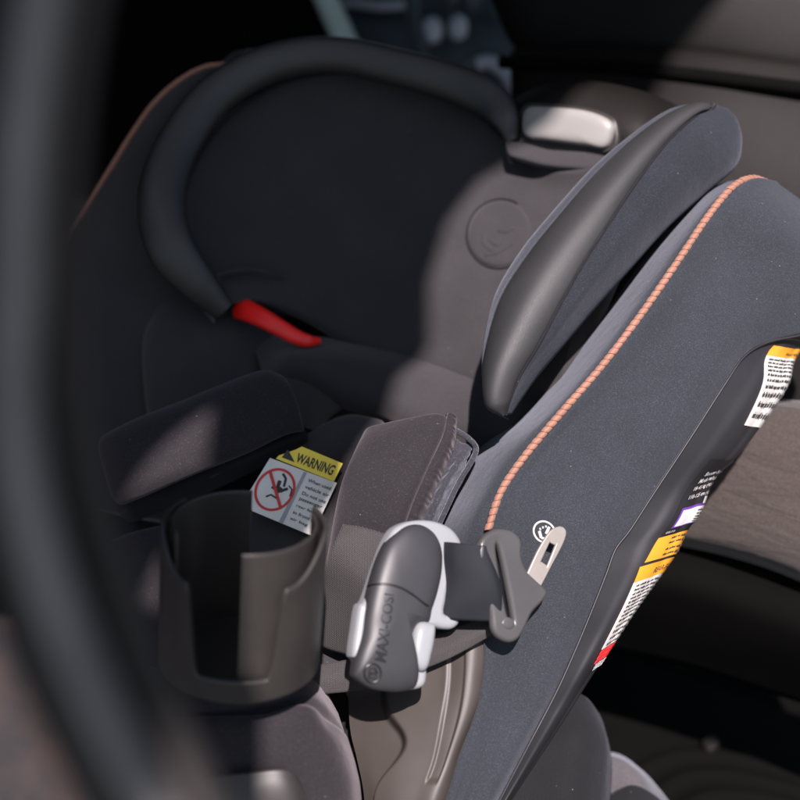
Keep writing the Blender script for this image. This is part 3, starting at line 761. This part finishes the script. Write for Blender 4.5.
# --- clip with its lettering
cp = Plane((400, 540, .955), (372, 680, .930), (440, 610, .962))
frame_ol = [(386, 536), (392, 528), (403, 522.5), (417, 520.5), (432, 522), (446, 528), (455, 538), (457, 546), (451, 555), (447, 575), (442, 600), (440, 613), (446, 615), (453, 617), (455, 623), (448, 629), (438, 629), (428, 628), (426, 640), (422, 660), (423, 672), (421, 684), (412, 689), (390, 690), (368, 684), (353, 660), (349, 654), (352, 630), (356, 606), (362, 600), (372, 570), (380, 548)]
clip = plate('chest_clip', frame_ol, [], cp, .016, .004, M['white'], seat, smooth_n=3, label='black and pale grey chest clip reading MAXI-COSI')
cov_ol = [(394, 531), (404, 525.5), (415, 525), (425, 530), (432, 538), (436, 550), (436.5, 563), (435, 577), (431, 594), (426, 609), (423, 621), (413, 622), (406.5, 631), (403, 645), (403.5, 658), (408, 667), (412, 673), (410, 686), (400, 690.5), (387, 691.5), (366, 688), (351, 678), (348.5, 672), (351, 656), (357, 635), (360, 612), (365, 588), (372.5, 563), (382, 543)]
cc = dome('clip_cover', cov_ol, cp, .012, M['clip'], clip, p=2.6, off=.006, rings=16, cen=(394, 610), smooth_n=4)
dome('release_button', [(414, 621.5), (422, 622), (427, 625), (426, 640), (422.5, 656), (419, 668), (414, 671), (408, 667), (404, 657), (403.5, 645), (406, 632), (409, 625)], cp, .009, M['white'], clip, p=3, off=.008, smooth_n=4, label='pale grey release button')
ccb = cast(bvh_of(cc))
tube('split_line', [ccb(x, y, .0002) for x, y in [tuple(cr_eval(np.array([(365, 587), (375, 584.5), (388, 584.5), (401, 588), (413, 595), (424, 603.5), (428, 606)], float), i/40)) for i in range(41)]], .0008, M['label_black'], clip, 6)
s = Soup(); g = mapper_quad(ccb, (374, 660), (384.5, 593), (394.5, 594.5), (386, 663))
text_on(s, g, 'MAXI-COSI', 0, 1, .0, 1, .0003, bold=.02)
M['deboss'] = flat('debossed_black', (.012, .012, .013), .35)
s.build('lettering', M['deboss'], clip)
ecx, ecy = 372.5, 673
s = Soup(); rgp = [ccb(ecx+8.2*math.cos(a), ecy+9.2*math.sin(a), .0002) for a in [2*math.pi*j/40 for j in range(41)]]
s.add(*tube('', rgp, .0008, None, raw=True, k=6, cap=False))
for pts in ([(369, 677), (369.5, 668), (375, 668.5), (377, 673)], [(370, 673), (376, 673.5), (376, 678), (369, 677)]):
    s.add(*tube('', [ccb(x, y, .0003) for x, y in pts], .0009, None, raw=True, k=6))
s.build('emblem', M['deboss'], clip)

# --- black webbing from the clip to the guide, guide and steel tongue
tp = Plane((525, 575, .972), (560, 530, .990), (545, 600, .976))
gp = Plane((497, 535, .962), (507, 640, .955), (540, 592, .975))
guide = plate('belt_guide', [(477, 560), (478, 543), (486, 533), (498, 529), (511, 531.5), (519, 541), (519.5, 557), (525, 571), (534, 580), (545, 591), (541, 601), (530, 613), (523, 628), (516, 639), (507, 642.5), (497, 638), (491, 629), (489, 612), (482, 580)], [[(494, 550), (498, 551), (511, 618), (507, 620), (502, 600)]], gp, .0075, .003, M['guide'], seat, smooth_n=4, label='graphite plastic belt guide holding the black webbing')
tongue = plate('belt_tongue', [(517, 592), (524, 576), (535, 552), (545, 535), (551, 529), (558, 526.5), (563, 529), (564, 535), (560, 546), (549, 567), (538, 588), (530, 600)], [[(547.5, 543), (548.5, 543), (553, 545.6), (553, 546.4), (545.4, 565), (544.6, 565.2), (539.4, 561.8), (539.2, 561)]], tp, .0026, .0008, M['metal'], seat, smooth_n=2, label='steel belt tongue with a square hole', off=.002)
stB = Surf([[(444, 542, .962), (458, 543, .955), (476, 545, .950), (490, 546, .952), (496, 549, .968)],
            [(443, 568, .962), (459, 569, .952), (479, 570, .946), (495, 571, .949), (501, 574, .966)],
            [(440, 592, .962), (458, 594, .953), (480, 596, .947), (500, 598, .949), (506, 599, .966)],
            [(437, 617, .962), (457, 620, .955), (482, 622, .949), (504, 622, .951), (510, 621, .966)]])
sheet('guide_strap', stB, M['strap'], seat, 40, 30, .0022, disp=lambda u, v: .0014*math.sin(u*6+1.5*v)+.0007*math.sin(v*8+u*5))
dome('rivet', [(503, 617), (509, 619), (512, 624), (508, 629), (502, 628), (499, 623)], gp, .0012, M['guide'], guide, off=.0036, p=2)
# printed seat emblem on the cover
cb = cast(bvh_of(cover))
s = Soup()
rg_ = [cb(544+10.6*math.cos(a)+1.5*math.sin(a), 532+10.6*math.sin(a), .0008) for a in [2*math.pi*j/48 for j in range(49)]]
s.add(*tube('', rg_, .0007, None, raw=True, k=6, flat_=.5, cap=False))
for pts, r in (([(539, 531), (541, 538)], .0011), ([(549, 527), (546, 534)], .0011), ([(541, 538), (546, 539)], .0009), ([(539.5, 528), (540.3, 530)], .0006), ([(542.4, 526.5), (543, 528.5)], .0006), ([(545.4, 525.6), (546, 527.6)], .0006)):
    c = [cb(x, y, .0008) for x, y in pts]; s.add(*tube('', [c[0], c[0].lerp(c[1], .5), c[1]], r, None, raw=True, k=6, flat_=.5))
s.build('printed_emblem', M['print'], cover)

# --- belt path plastic at the foot of the near side
bpS = Surf([[(335, 672, 1.024), (365, 660, 1.014), (400, 645, 1.004), (440, 636, 0.994), (470, 634, 0.984), (490, 645, 0.986)],
            [(338, 695, 1.014), (365, 690, 1.004), (400, 685, 0.994), (440, 680, 0.984), (470, 672, 0.976), (492, 668, 0.986)],
            [(340, 725, 1.004), (365, 725, 0.994), (400, 720, 0.984), (435, 718, 0.974), (465, 712, 0.969), (484, 700, 0.979)],
            [(345, 755, 0.994), (365, 760, 0.984), (395, 760, 0.974), (428, 760, 0.966), (450, 758, 0.962), (466, 745, 0.972)],
            [(350, 800, 0.984), (365, 800, 0.974), (390, 800, 0.964), (415, 800, 0.958), (435, 800, 0.954), (452, 790, 0.964)],
            [(350, 850, 0.979), (365, 850, 0.969), (385, 850, 0.959), (408, 850, 0.954), (425, 850, 0.950), (438, 840, 0.959)]])
def sm(x, a, b):
    t = max(0, min(1, (x-a)/(b-a))); return t*t*(3-2*t)
def bp_disp(u, v):
    c = .30+.13*math.exp(-((v-.52)/.13)**2)-.05*sm(v, .6, .8)
    h = -.015*(1-sm(u, c-.055, c+.03))*sm(v, .05, .2)
    c2 = .655
    h -= .0022*sm(u, c2-.02, c2)*(1-sm(u, c2+.09, c2+.11))*(1-sm(v, .68, .73))
    return h
sheet('belt_path_cover', bpS, M['plastic_belt'], seat, 110, 110, .02, roll=.006, e=.05, sides='R', disp=bp_disp)

# --- seat base below the cup holder
baseS = Surf([[(118, 660, 1.0), (150, 665, .99), (200, 690, .97), (260, 690, .965), (305, 678, .975), (325, 690, 1.00), (338, 712, 1.05)],
              [(118, 690, .95), (150, 695, .935), (200, 708, .925), (260, 703, .92), (306, 692, .93), (330, 708, .955), (344, 730, 1.0)],
              [(118, 712, .925), (150, 716, .91), (200, 722, .90), (262, 716, .895), (308, 712, .905), (335, 728, .93), (350, 745, .98)],
              [(118, 745, .92), (150, 750, .905), (200, 752, .893), (262, 746, .888), (312, 746, .90), (344, 758, .925), (357, 768, .97)],
              [(118, 790, .925), (150, 794, .91), (200, 795, .898), (262, 790, .892), (312, 790, .902), (350, 795, .925), (362, 800, .97)],
              [(118, 880, .93), (150, 880, .915), (200, 880, .905), (262, 880, .90), (312, 880, .905), (352, 880, .93), (364, 880, .97)]])
def base_disp(u, v): return .0018*math.sin(u*22)*math.exp(-((v-.38)/.08)**2)-.004*math.exp(-((v-.30)/.04)**2)
sheet('base_cover', baseS, M['pad'], seat, 80, 80, .02, disp=base_disp)
lowS = Surf([[(120, 782, .905), (182, 778, .888), (240, 772, .880), (285, 768, .882), (302, 780, .895)],
             [(120, 810, .90), (182, 808, .884), (240, 804, .876), (290, 802, .878), (310, 806, .892)],
             [(120, 880, .90), (182, 880, .884), (240, 880, .876), (296, 880, .878), (318, 880, .892)]])
sheet('base_panel', lowS, M['plastic_cup'], seat, 40, 24, .02, roll=.004, e=.06, sides='TR')
# pale clip end showing past the cup holder
epl = Plane((140, 660, 1.02), (158, 655, 1.02), (146, 672, 1.015))
dome('buckle_end', [(133, 648), (140, 644), (158, 642), (162, 655), (160, 672), (142, 671), (137, 660)], epl, .006, M['white'], seat, p=3, smooth_n=3, label='pale grey buckle end past the cup holder')
patchS = Surf([[(110, 540, 1.08), (140, 530, 1.08), (190, 520, 1.09)], [(120, 590, 1.05), (145, 585, 1.05), (190, 580, 1.06)], [(120, 630, 1.03), (150, 640, 1.02), (190, 640, 1.03)], [(110, 690, 1.0), (150, 695, .99), (200, 700, .985)]])
sheet('hip_pad', patchS, M['pad'], seat, 24, 30, .02)

# --- cup holder: liner of two arcs inside a thicker shell cut out in front
ax0, ax1 = P(245, 523, .862), P(240, 657, .898)
axis = (ax0-ax1); H = axis.length; az = axis.normalized()
fx = RX @ Vector((1, 0, 0)); cxv = (fx-az*fx.dot(az)).normalized(); cyv = az.cross(cxv).normalized()   # cyv points away from the lens
RT, RB = 81*.862/FPX, 77*.902/FPX
def cyl(th, h, rr):       # th=0 towards the lens, positive to the right; h 0 bottom..1 top
    R = (RB+(RT-RB)*h)*rr
    return ax1+az*(H*h)+cxv*math.sin(th)*R-cyv*math.cos(th)*R
def wall(name, th0, th1, n, r_in, r_out, top, bot, mat, parent, lip=.0, m=26):
    V = []; F = []; 
    for i in range(n+1):
        th = th0+(th1-th0)*i/n; tt, bb = top(th), bot(th)
        ring = []
        hs = [bb+(tt-bb)*j/m for j in range(m+1)]
        t = r_out-r_in; mid = (r_in+r_out)/2
        out = [cyl(th, h, r_out+(lip*max(0, (h-tt+.10)/.10)**2)) for h in hs]
        inn_ = [cyl(th, h, r_in+(lip*max(0, (h-tt+.10)/.10)**2)) for h in reversed(hs)]
        capt = [cyl(th, tt+.018*math.sin(a), mid+lip+t/2*math.cos(a)) for a in (math.pi*.17, math.pi*.33, math.pi*.5, math.pi*.67, math.pi*.83)]
        ring = out+capt+inn_
        V += ring; L_ = len(ring)
    for i in range(n):
        for j in range(L_): F.append((i*L_+j, i*L_+(j+1) % L_, (i+1)*L_+(j+1) % L_, (i+1)*L_+j))
    F.append(tuple(range(L_))[::-1]); F.append(tuple(n*L_+j for j in range(L_)))
    return mesh_obj(name, V, F, mat, parent, True, None, 50)
cup = empty('tmp', (0, 0, 0), '', ''); bpy.data.objects.remove(cup)
D = math.radians
def u_top(th):
    a = abs(th)
    if a > math.pi: a = 2*math.pi-a
    front = sm(a, D(24), D(36))**1.3; 
    return .13+(.63+.23*sm(a, D(38), D(88)))*front if a < D(88) else .99
def full(th): return 1.0
def zero(th): return 0.0
holder = wall('cup_holder', D(-125), D(125), 150, .965, 1.03, u_top, zero, M['plastic_cup'], seat)
holder['label'] = 'black cup holder with an open slot in front, sunlit on its right half'
wall('liner_wall', D(-180), D(-62), 60, .855, .90, full, zero, M['plastic_cup'], holder)
wall('liner_wall', D(4), D(112), 60, .855, .90, full, zero, M['plastic_cup'], holder)
V = []; F = []
for h in (-.06, -.02, .05):
    for j in range(64):
        V.append(cyl(2*math.pi*j/64, h, .90 if h < -.05 else (1.0 if h < 0 else .97)))
for i in range(2):
    for j in range(64): F.append((i*64+j, i*64+(j+1) % 64, (i+1)*64+(j+1) % 64, (i+1)*64+j))
F.append(tuple(range(64))[::-1]); F.append(tuple(128+j for j in range(64)))
mesh_obj('cup_floor', V, F, M['plastic_cup'], holder, True, None, 40)
tube('slot_lip', [cyl(D(t), .128, .99) for t in np.linspace(-31, 31, 24)], .0022, M['plastic_cup'], holder, 8)

# ================================================================== THE CAR AROUND IT
fs = empty('front_seat', P(760, 640, 1.6), 'black leatherette front seat back beyond the child seat, sunlit at the top right', 'car seat')
up = Surf([[(440, -120, 1.590), (560, -125, 1.520), (700, -130, 1.460), (820, -130, 1.420), (980, -130, 1.390)],
           [(470, -40, 1.540), (580, -40, 1.480), (700, -35, 1.420), (820, -30, 1.390), (980, -20, 1.360)],
           [(500, 40, 1.540), (590, 38, 1.480), (700, 42, 1.420), (820, 58, 1.390), (980, 70, 1.360)],
           [(515, 66, 1.560), (600, 60, 1.500), (700, 66, 1.440), (820, 84, 1.410), (980, 100, 1.380)]])
sheet('backrest', up, M['car_leather'], fs, 40, 30, .05, roll=.02, e=.12, sides='LB')
lo = Surf([[(505, 40, 1.530), (600, 36, 1.470), (700, 42, 1.410), (820, 56, 1.380), (980, 72, 1.350)],
           [(505, 100, 1.490), (600, 96, 1.430), (700, 104, 1.380), (820, 122, 1.350), (980, 140, 1.320)],
           [(505, 200, 1.470), (600, 200, 1.410), (700, 200, 1.370), (820, 210, 1.340), (980, 220, 1.310)],
           [(505, 330, 1.450), (600, 330, 1.410), (700, 330, 1.380), (820, 330, 1.360), (980, 330, 1.330)],
           [(505, 420, 1.430), (600, 420, 1.410), (700, 420, 1.390), (820, 420, 1.380), (980, 420, 1.350)]])
sheet('pocket_panel', lo, M['car_leather'], fs, 40, 40, .05, roll=.02, e=.06, sides='LT')
qs = Surf([[(600, 398, 1.300), (680, 396, 1.260), (760, 398, 1.230), (840, 404, 1.200), (980, 412, 1.170)],
           [(600, 414, 1.260), (680, 412, 1.220), (760, 414, 1.190), (840, 422, 1.170), (980, 432, 1.140)],
           [(600, 470, 1.250), (680, 470, 1.210), (760, 478, 1.180), (840, 490, 1.160), (980, 505, 1.130)],
           [(600, 520, 1.260), (680, 530, 1.220), (760, 548, 1.190), (840, 578, 1.170), (980, 625, 1.140)],
           [(600, 536, 1.300), (680, 546, 1.260), (760, 566, 1.230), (840, 598, 1.210), (980, 645, 1.180)]])
sheet('quilted_cushion', qs, M['quilt'], fs, 50, 40, .05, label='taupe quilted fabric panel low on the seat back')
sk = Surf([[(560, 500, 1.320), (680, 530, 1.280), (760, 560, 1.250), (850, 592, 1.220), (980, 640, 1.200)],
           [(560, 560, 1.280), (680, 575, 1.240), (760, 600, 1.220), (850, 630, 1.200), (980, 680, 1.170)],
           [(560, 590, 1.300), (680, 610, 1.260), (760, 636, 1.240), (850, 668, 1.220), (980, 716, 1.200)],
           [(560, 640, 1.380), (680, 665, 1.340), (760, 690, 1.320), (850, 720, 1.300), (980, 770, 1.270)]])
sheet('seat_skirt', sk, M['car_dark'], fs, 40, 30, .05)

tube('seat_seam', path3([(500, 62, 1.50), (560, 65, 1.47), (620, 68, 1.43), (700, 76, 1.385), (820, 91, 1.35), (980, 109, 1.32)], 60), .0075, M['car_dark'], fs, 8)
# floor mat with raised ribs and a round fixing
mat_t = empty('floor_mat', P(740, 780, 1.5), 'black ribbed rubber floor mat with a round fixing button, bottom right', 'floor mat')
fm = Surf([[(520, 640, 1.66), (620, 660, 1.64), (720, 690, 1.62), (850, 735, 1.60), (1000, 790, 1.58)],
           [(540, 720, 1.56), (630, 725, 1.55), (720, 745, 1.53), (850, 790, 1.51), (1000, 850, 1.49)],
           [(560, 800, 1.48), (640, 800, 1.47), (720, 810, 1.45), (850, 850, 1.43), (1000, 910, 1.41)],
           [(560, 900, 1.40), (640, 900, 1.39), (720, 905, 1.37), (850, 940, 1.35), (1000, 1000, 1.33)]])
def ribs(u, v):
    r = math.hypot(u-.75, (v-.95)*1.1)
    h = 0
    for k, c in enumerate((.36, .46, .56, .66)): h += .007*math.exp(-((r-c)/.022)**2)
    return h
mt = sheet('mat_surface', fm, M['car_dark'], mat_t, 90, 90, .02, disp=ribs)
fmc = cast(bvh_of(mt)); bpl = Plane((710, 746, 1.515), (730, 750, 1.51), (710, 735, 1.53))
dome('fixing_button', [(701, 746), (705, 740), (711, 738), (717, 741), (719, 747), (715, 752), (708, 753)], bpl, .008, M['car_leather'], mat_t, base=.02, smooth_n=3)

# rear bench under the child seat
bench = empty('rear_bench', P(560, 860, 1.12), 'black rear bench cushion with pale mesh protector under the child seat', 'car seat')
bc = Surf([[(440, 690, 1.20), (520, 690, 1.18), (575, 692, 1.16), (598, 712, 1.17), (608, 740, 1.20)],
           [(440, 740, 1.14), (520, 735, 1.12), (575, 725, 1.11), (603, 735, 1.13), (612, 762, 1.17)],
           [(440, 780, 1.12), (520, 775, 1.10), (575, 768, 1.09), (602, 775, 1.12), (611, 790, 1.16)],
           [(440, 880, 1.10), (520, 880, 1.08), (565, 880, 1.08), (590, 880, 1.10), (604, 880, 1.14)]])
sheet('cushion', bc, M['dark'], bench, 40, 40, .04)
gm = Surf([[(560, 752, 1.25), (612, 752, 1.23), (640, 768, 1.22), (662, 792, 1.225), (690, 830, 1.24)],
           [(560, 765, 1.22), (612, 770, 1.20), (640, 786, 1.19), (660, 810, 1.20), (690, 850, 1.22)],
           [(560, 880, 1.18), (612, 880, 1.17), (640, 880, 1.165), (665, 880, 1.17), (700, 900, 1.20)]])
sheet('seat_protector', gm, M['grey_mesh'], bench, 30, 30, .02, label='pale grey mesh seat protector')
gm2 = Surf([[(600, 800, 1.17), (630, 785, 1.165), (655, 795, 1.17), (675, 815, 1.18)],
            [(600, 830, 1.14), (630, 815, 1.14), (660, 820, 1.15), (685, 840, 1.16)],
            [(600, 900, 1.12), (630, 900, 1.12), (665, 900, 1.13), (695, 900, 1.14)]])
sheet('protector_edge', gm2, M['dark'], bench, 20, 20, .02)

# car body: door aperture at the left, close to the lens, roof and an added shade plate out of frame
car = empty('car_body', P(60, 900, .5), 'grey car body with blurred open door aperture curving down the left', 'car')
def band(name, pts, half, depth_prof, mat, n=60, label=None):
    """swept strip: for each path point a section across it"""
    rows = []
    for i, (x, y, d) in enumerate(pts):
        a = pts[max(i-1, 0)]; b = pts[min(i+1, len(pts)-1)]
        tx, ty = b[0]-a[0], b[1]-a[1]; l = math.hypot(tx, ty); nx, ny = ty/l, -tx/l
        if nx < 0: nx, ny = -nx, -ny
        rows.append([(x+nx*half*s, y+ny*half*s, d+dd) for s, dd in depth_prof])
    return sheet(name, Surf(rows), mat, car, 30, n, .006, label=label)
fr = [(76, -160, 0.3271), (54, -60, 0.3236), (34, 60, 0.3200), (22, 170, 0.3200), (18, 280, 0.3200), (14, 390, 0.3200), (24, 490, 0.3186), (50, 590, 0.3164), (88, 690, 0.3129), (130, 775, 0.3093), (190, 880, 0.3058)]
band('door_frame', [(x-3, y, d) for x, y, d in fr], 30, [(-1.25, .045), (-1.0, .012), (-.5, 0), (.3, 0), (.85, .008), (1.1, .03)], M['paint'], label='blurred grey painted door frame')
band('outer_seal', [(x-49, y, d+.004) for x, y, d in fr], 14, [(-1.2, .02), (-.8, .004), (0, -.002), (.8, .004), (1.2, .02)], M['rubber'], label='black outer edge of the door frame')
sl = [(122, -160, 0.3556), (95, -60, 0.3520), (72, 60, 0.3484), (60, 170, 0.3484), (58, 280, 0.3484), (64, 390, 0.3484), (82, 490, 0.3470), (112, 590, 0.3449), (146, 690, 0.3413), (186, 775, 0.3378), (240, 880, 0.3342)]
band('door_seal', [(x-4, y, d) for x, y, d in sl], 28, [(-1.6, .03), (-1.0, .004), (-.3, -.004), (.4, -.003), (.9, .006), (1.1, .03)], M['rubber'], label='brown black rubber seal inside the door frame')

# shade: added unseen plate, outline and holes cut to shape the sunlight (bounded by the shadow line seen in the car)
ZC = -.25      # the added shade plate hangs above and behind the lens
def to_plane(px, py, d):
    q = Vector(((px-400)/FPX*d, -(py-400)/FPX*d, -d)); t = (-ZC-q.z)/SUN_C.z
    r = q+SUN_C*t; return r.x, r.y
edge = [(262, 850, .90), (262, 760, .89), (262, 715, .90), (246, 670, .85), (246, 600, .86), (246, 550, .87), (318, 520, 1.05), (345, 475, 1.045), (352, 440, 1.06), (388, 412, 1.165), (398, 380, 1.18), (430, 345, 1.20), (428, 290, 1.235), (448, 220, 1.24), (480, 180, 1.25), (520, 150, 1.23), (553, 125, 1.21), (576, 92, 1.24), (655, 95, 1.40), (678, 47, 1.42), (722, 0, 1.41), (780, -60, 1.42)]
eq = [to_plane(*e) for e in edge]
class CP:   # plane parallel to the picture at ZC metres, in camera axes, just to host the shade plate outline
    def uv(s, x, y): return x, y
    def w(s, u, v, h=0): return CAM+RX @ Vector((u, v, -ZC+h))
ol = eq+[(eq[-1][0]+.1, eq[-1][1]+.5), (-.27, eq[-1][1]+.5), (-.27, eq[0][1]-.13), (eq[0][0], eq[0][1]-.13)]
tri = [to_plane(*e) for e in ((212, 402, 1.07), (206, 478, 1.07), (118, 514, 1.08), (150, 470, 1.075), (182, 430, 1.07))]
tri2 = [to_plane(*e) for e in ((160, 540, 1.05), (158, 612, 1.03), (133, 600, 1.03))]
plate('shade_plate', ol, [tri, tri2], CP(), .006, .001, M['car_dark'], car, smooth_n=1)  # unseen, added to block the sun; holes make the triangular light patches
print('EDGE', [(round(a, 2), round(b, 2)) for a, b in eq]); print('TRI', tri)

# far side of the cabin
fd = empty('far_door', P(150, 400, 1.9), 'dark far door panel behind the child seat with a pale window pillar', 'car door')
dp = Surf([[(-260, -260, 1.9), (0, -260, 1.95), (200, -260, 2.0), (345, -260, 2.05)],
           [(-260, 0, 1.85), (0, 0, 1.9), (200, 0, 1.95), (335, 0, 2.0)],
           [(-260, 300, 1.75), (0, 300, 1.8), (200, 300, 1.85), (400, 300, 1.9)],
           [(-260, 480, 1.68), (0, 480, 1.68), (200, 690, 1.6), (400, 700, 1.65)]])
sheet('door_panel', dp, M['car_dark'], fd, 30, 30, .04)
tube('window_pillar', path3([(280, -120, 1.93), (310, -40, 1.93), (330, 8, 1.92), (350, 52, 1.92), (365, 90, 1.92)], 20), .017, M['pillar'], fd, 12)

dash = empty('dashboard', P(440, 100, 2.3), 'blurred dark blue dashboard with grey knobs, top centre behind the headrest', 'dashboard')
ds = Surf([[(330, -120, 2.3), (430, -120, 2.3), (540, -120, 2.3), (700, -120, 2.3)],
           [(335, 0, 2.22), (430, 0, 2.2), (540, 0, 2.2), (700, 0, 2.2)],
           [(340, 30, 2.16), (430, 32, 2.15), (540, 34, 2.15), (700, 36, 2.15)],
           [(340, 120, 2.12), (430, 120, 2.1), (540, 120, 2.1), (700, 120, 2.1)],
           [(340, 240, 2.1), (430, 240, 2.1), (540, 240, 2.1), (700, 240, 2.1)]])
sheet('dash_panel', ds, M['dash'], dash, 30, 30, .05)
def disc_px(cx, cy, r, d, name, mat, h=.02, parent=dash):
    pl = Plane((cx, cy, d), (cx+10, cy, d), (cx, cy-10, d+.008))
    return dome(name, [(cx+r*math.cos(a), cy-r*math.sin(a)) for a in [2*math.pi*j/14 for j in range(14)]], pl, h, mat, parent, base=.004, smooth_n=2, p=4)
disc_px(432, 32, 10, 2.06, 'knob', M['knob']); disc_px(458, 29, 9, 2.06, 'knob', M['knob'])
disc_px(452, 0, 9, 2.10, 'knob', M['dash']); disc_px(470, 2, 9, 2.10, 'knob', M['dash'])
M['bokeh_green'] = flat('green_light', (.10, .28, .16), .4); disc_px(503, 8, 10, 2.02, 'bokeh_disc', M['bokeh_green'])  # plain green disc imitating a blurred green highlight
tube('trim_strip', path3([(410, -30, 2.1), (414, 20, 2.06), (424, 70, 2.02), (440, 110, 2.0)], 20), .012, M['dash'], dash, 10)
tube('dash_lip', path3([(345, 2, 2.16), (380, 6, 2.14), (410, 4, 2.13)], 12), .007, M['knob'], dash, 8)
cn = empty('centre_console', P(490, 120, 1.95), 'blurred grey blue console arch above the headrest rim', 'console')
tube('console_arch', path3([(455, 78, 1.95), (470, 66, 1.94), (488, 62, 1.93), (505, 75, 1.92), (520, 98, 1.91)], 30), .020, M['dash'], cn, 14, flat_=.6)
tube('console_trim', path3([(478, 64, 1.90), (490, 62, 1.895), (506, 74, 1.89), (516, 92, 1.885)], 20), .010, M['knob'], cn, 10)

# ================================================================== SETTING
def slab(name, x0, x1, y0, y1, z, t, mat, parent=None):
    V = [(x, y, zz) for zz in (z-t, z) for y in (y0, y1) for x in (x0, x1)]
    o = mesh_obj(name, V, [(0, 1, 3, 2), (4, 6, 7, 5), (0, 4, 5, 1), (2, 3, 7, 6), (0, 2, 6, 4), (1, 5, 7, 3)], mat, parent, False)
    if mat is not None and parent is None: o['kind'] = 'structure'
    return o
slab('ground', -200, 200, -200, 200, 0, .2, M['ground'])
slab('car_floor', -.33, 1.3, -.62, 1.1, .30, .05, M['car_dark'])

slab('roof', -1.3, 1.5, .14, 2.6, 1.70, .08, M['car_dark'], car)
slab('roof_rear', -1.3, -.66, -.62, .13, 1.70, .08, M['car_dark'], car)
slab('rear_panel', -1.32, -1.26, -.5, 2.6, 1.6, 1.3, M['car_dark'], car)

# ------------------------------------------------------------------ light
w = bpy.data.worlds.new('World'); scene.world = w; w.use_nodes = True
nt = w.node_tree; bg = nt.nodes['Background']
sky = nt.nodes.new('ShaderNodeTexSky'); sky.sky_type = 'NISHITA'; sky.sun_disc = False
el = math.asin(SUN_W.z); azm = math.atan2(SUN_W.x, SUN_W.y)
sky.sun_elevation = el; sky.sun_rotation = azm
sky.air_density = 1.2; sky.dust_density = 1.5
nt.links.new(sky.outputs[0], bg.inputs[0]); bg.inputs[1].default_value = 0.058
sd = bpy.data.lights.new('sun', 'SUN'); sd.energy = 5.0; sd.angle = math.radians(.8); sd.color = (1.0, .885, .89)
so = bpy.data.objects.new('sun', sd); COL.objects.link(so); so.rotation_euler = SUN_W.to_track_quat('Z', 'Y').to_euler()

cd = bpy.data.cameras.new('camera'); co = bpy.data.objects.new('camera', cd); COL.objects.link(co)
co.location = CAM; co.rotation_euler = (PITCH, 0, 0)
cd.sensor_width = 36; cd.lens = 60; cd.clip_start = .02; cd.clip_end = 1000
cd.dof.use_dof = True; cd.dof.focus_distance = 1.025; cd.dof.aperture_fstop = 3.2; cd.dof.aperture_blades = 9
scene.camera = co
scene.view_settings.view_transform = 'Standard'; scene.view_settings.look = 'None'
scene.view_settings.exposure = 0.95
scene.cycles.use_denoising = True
scene.cycles.max_bounces = 6
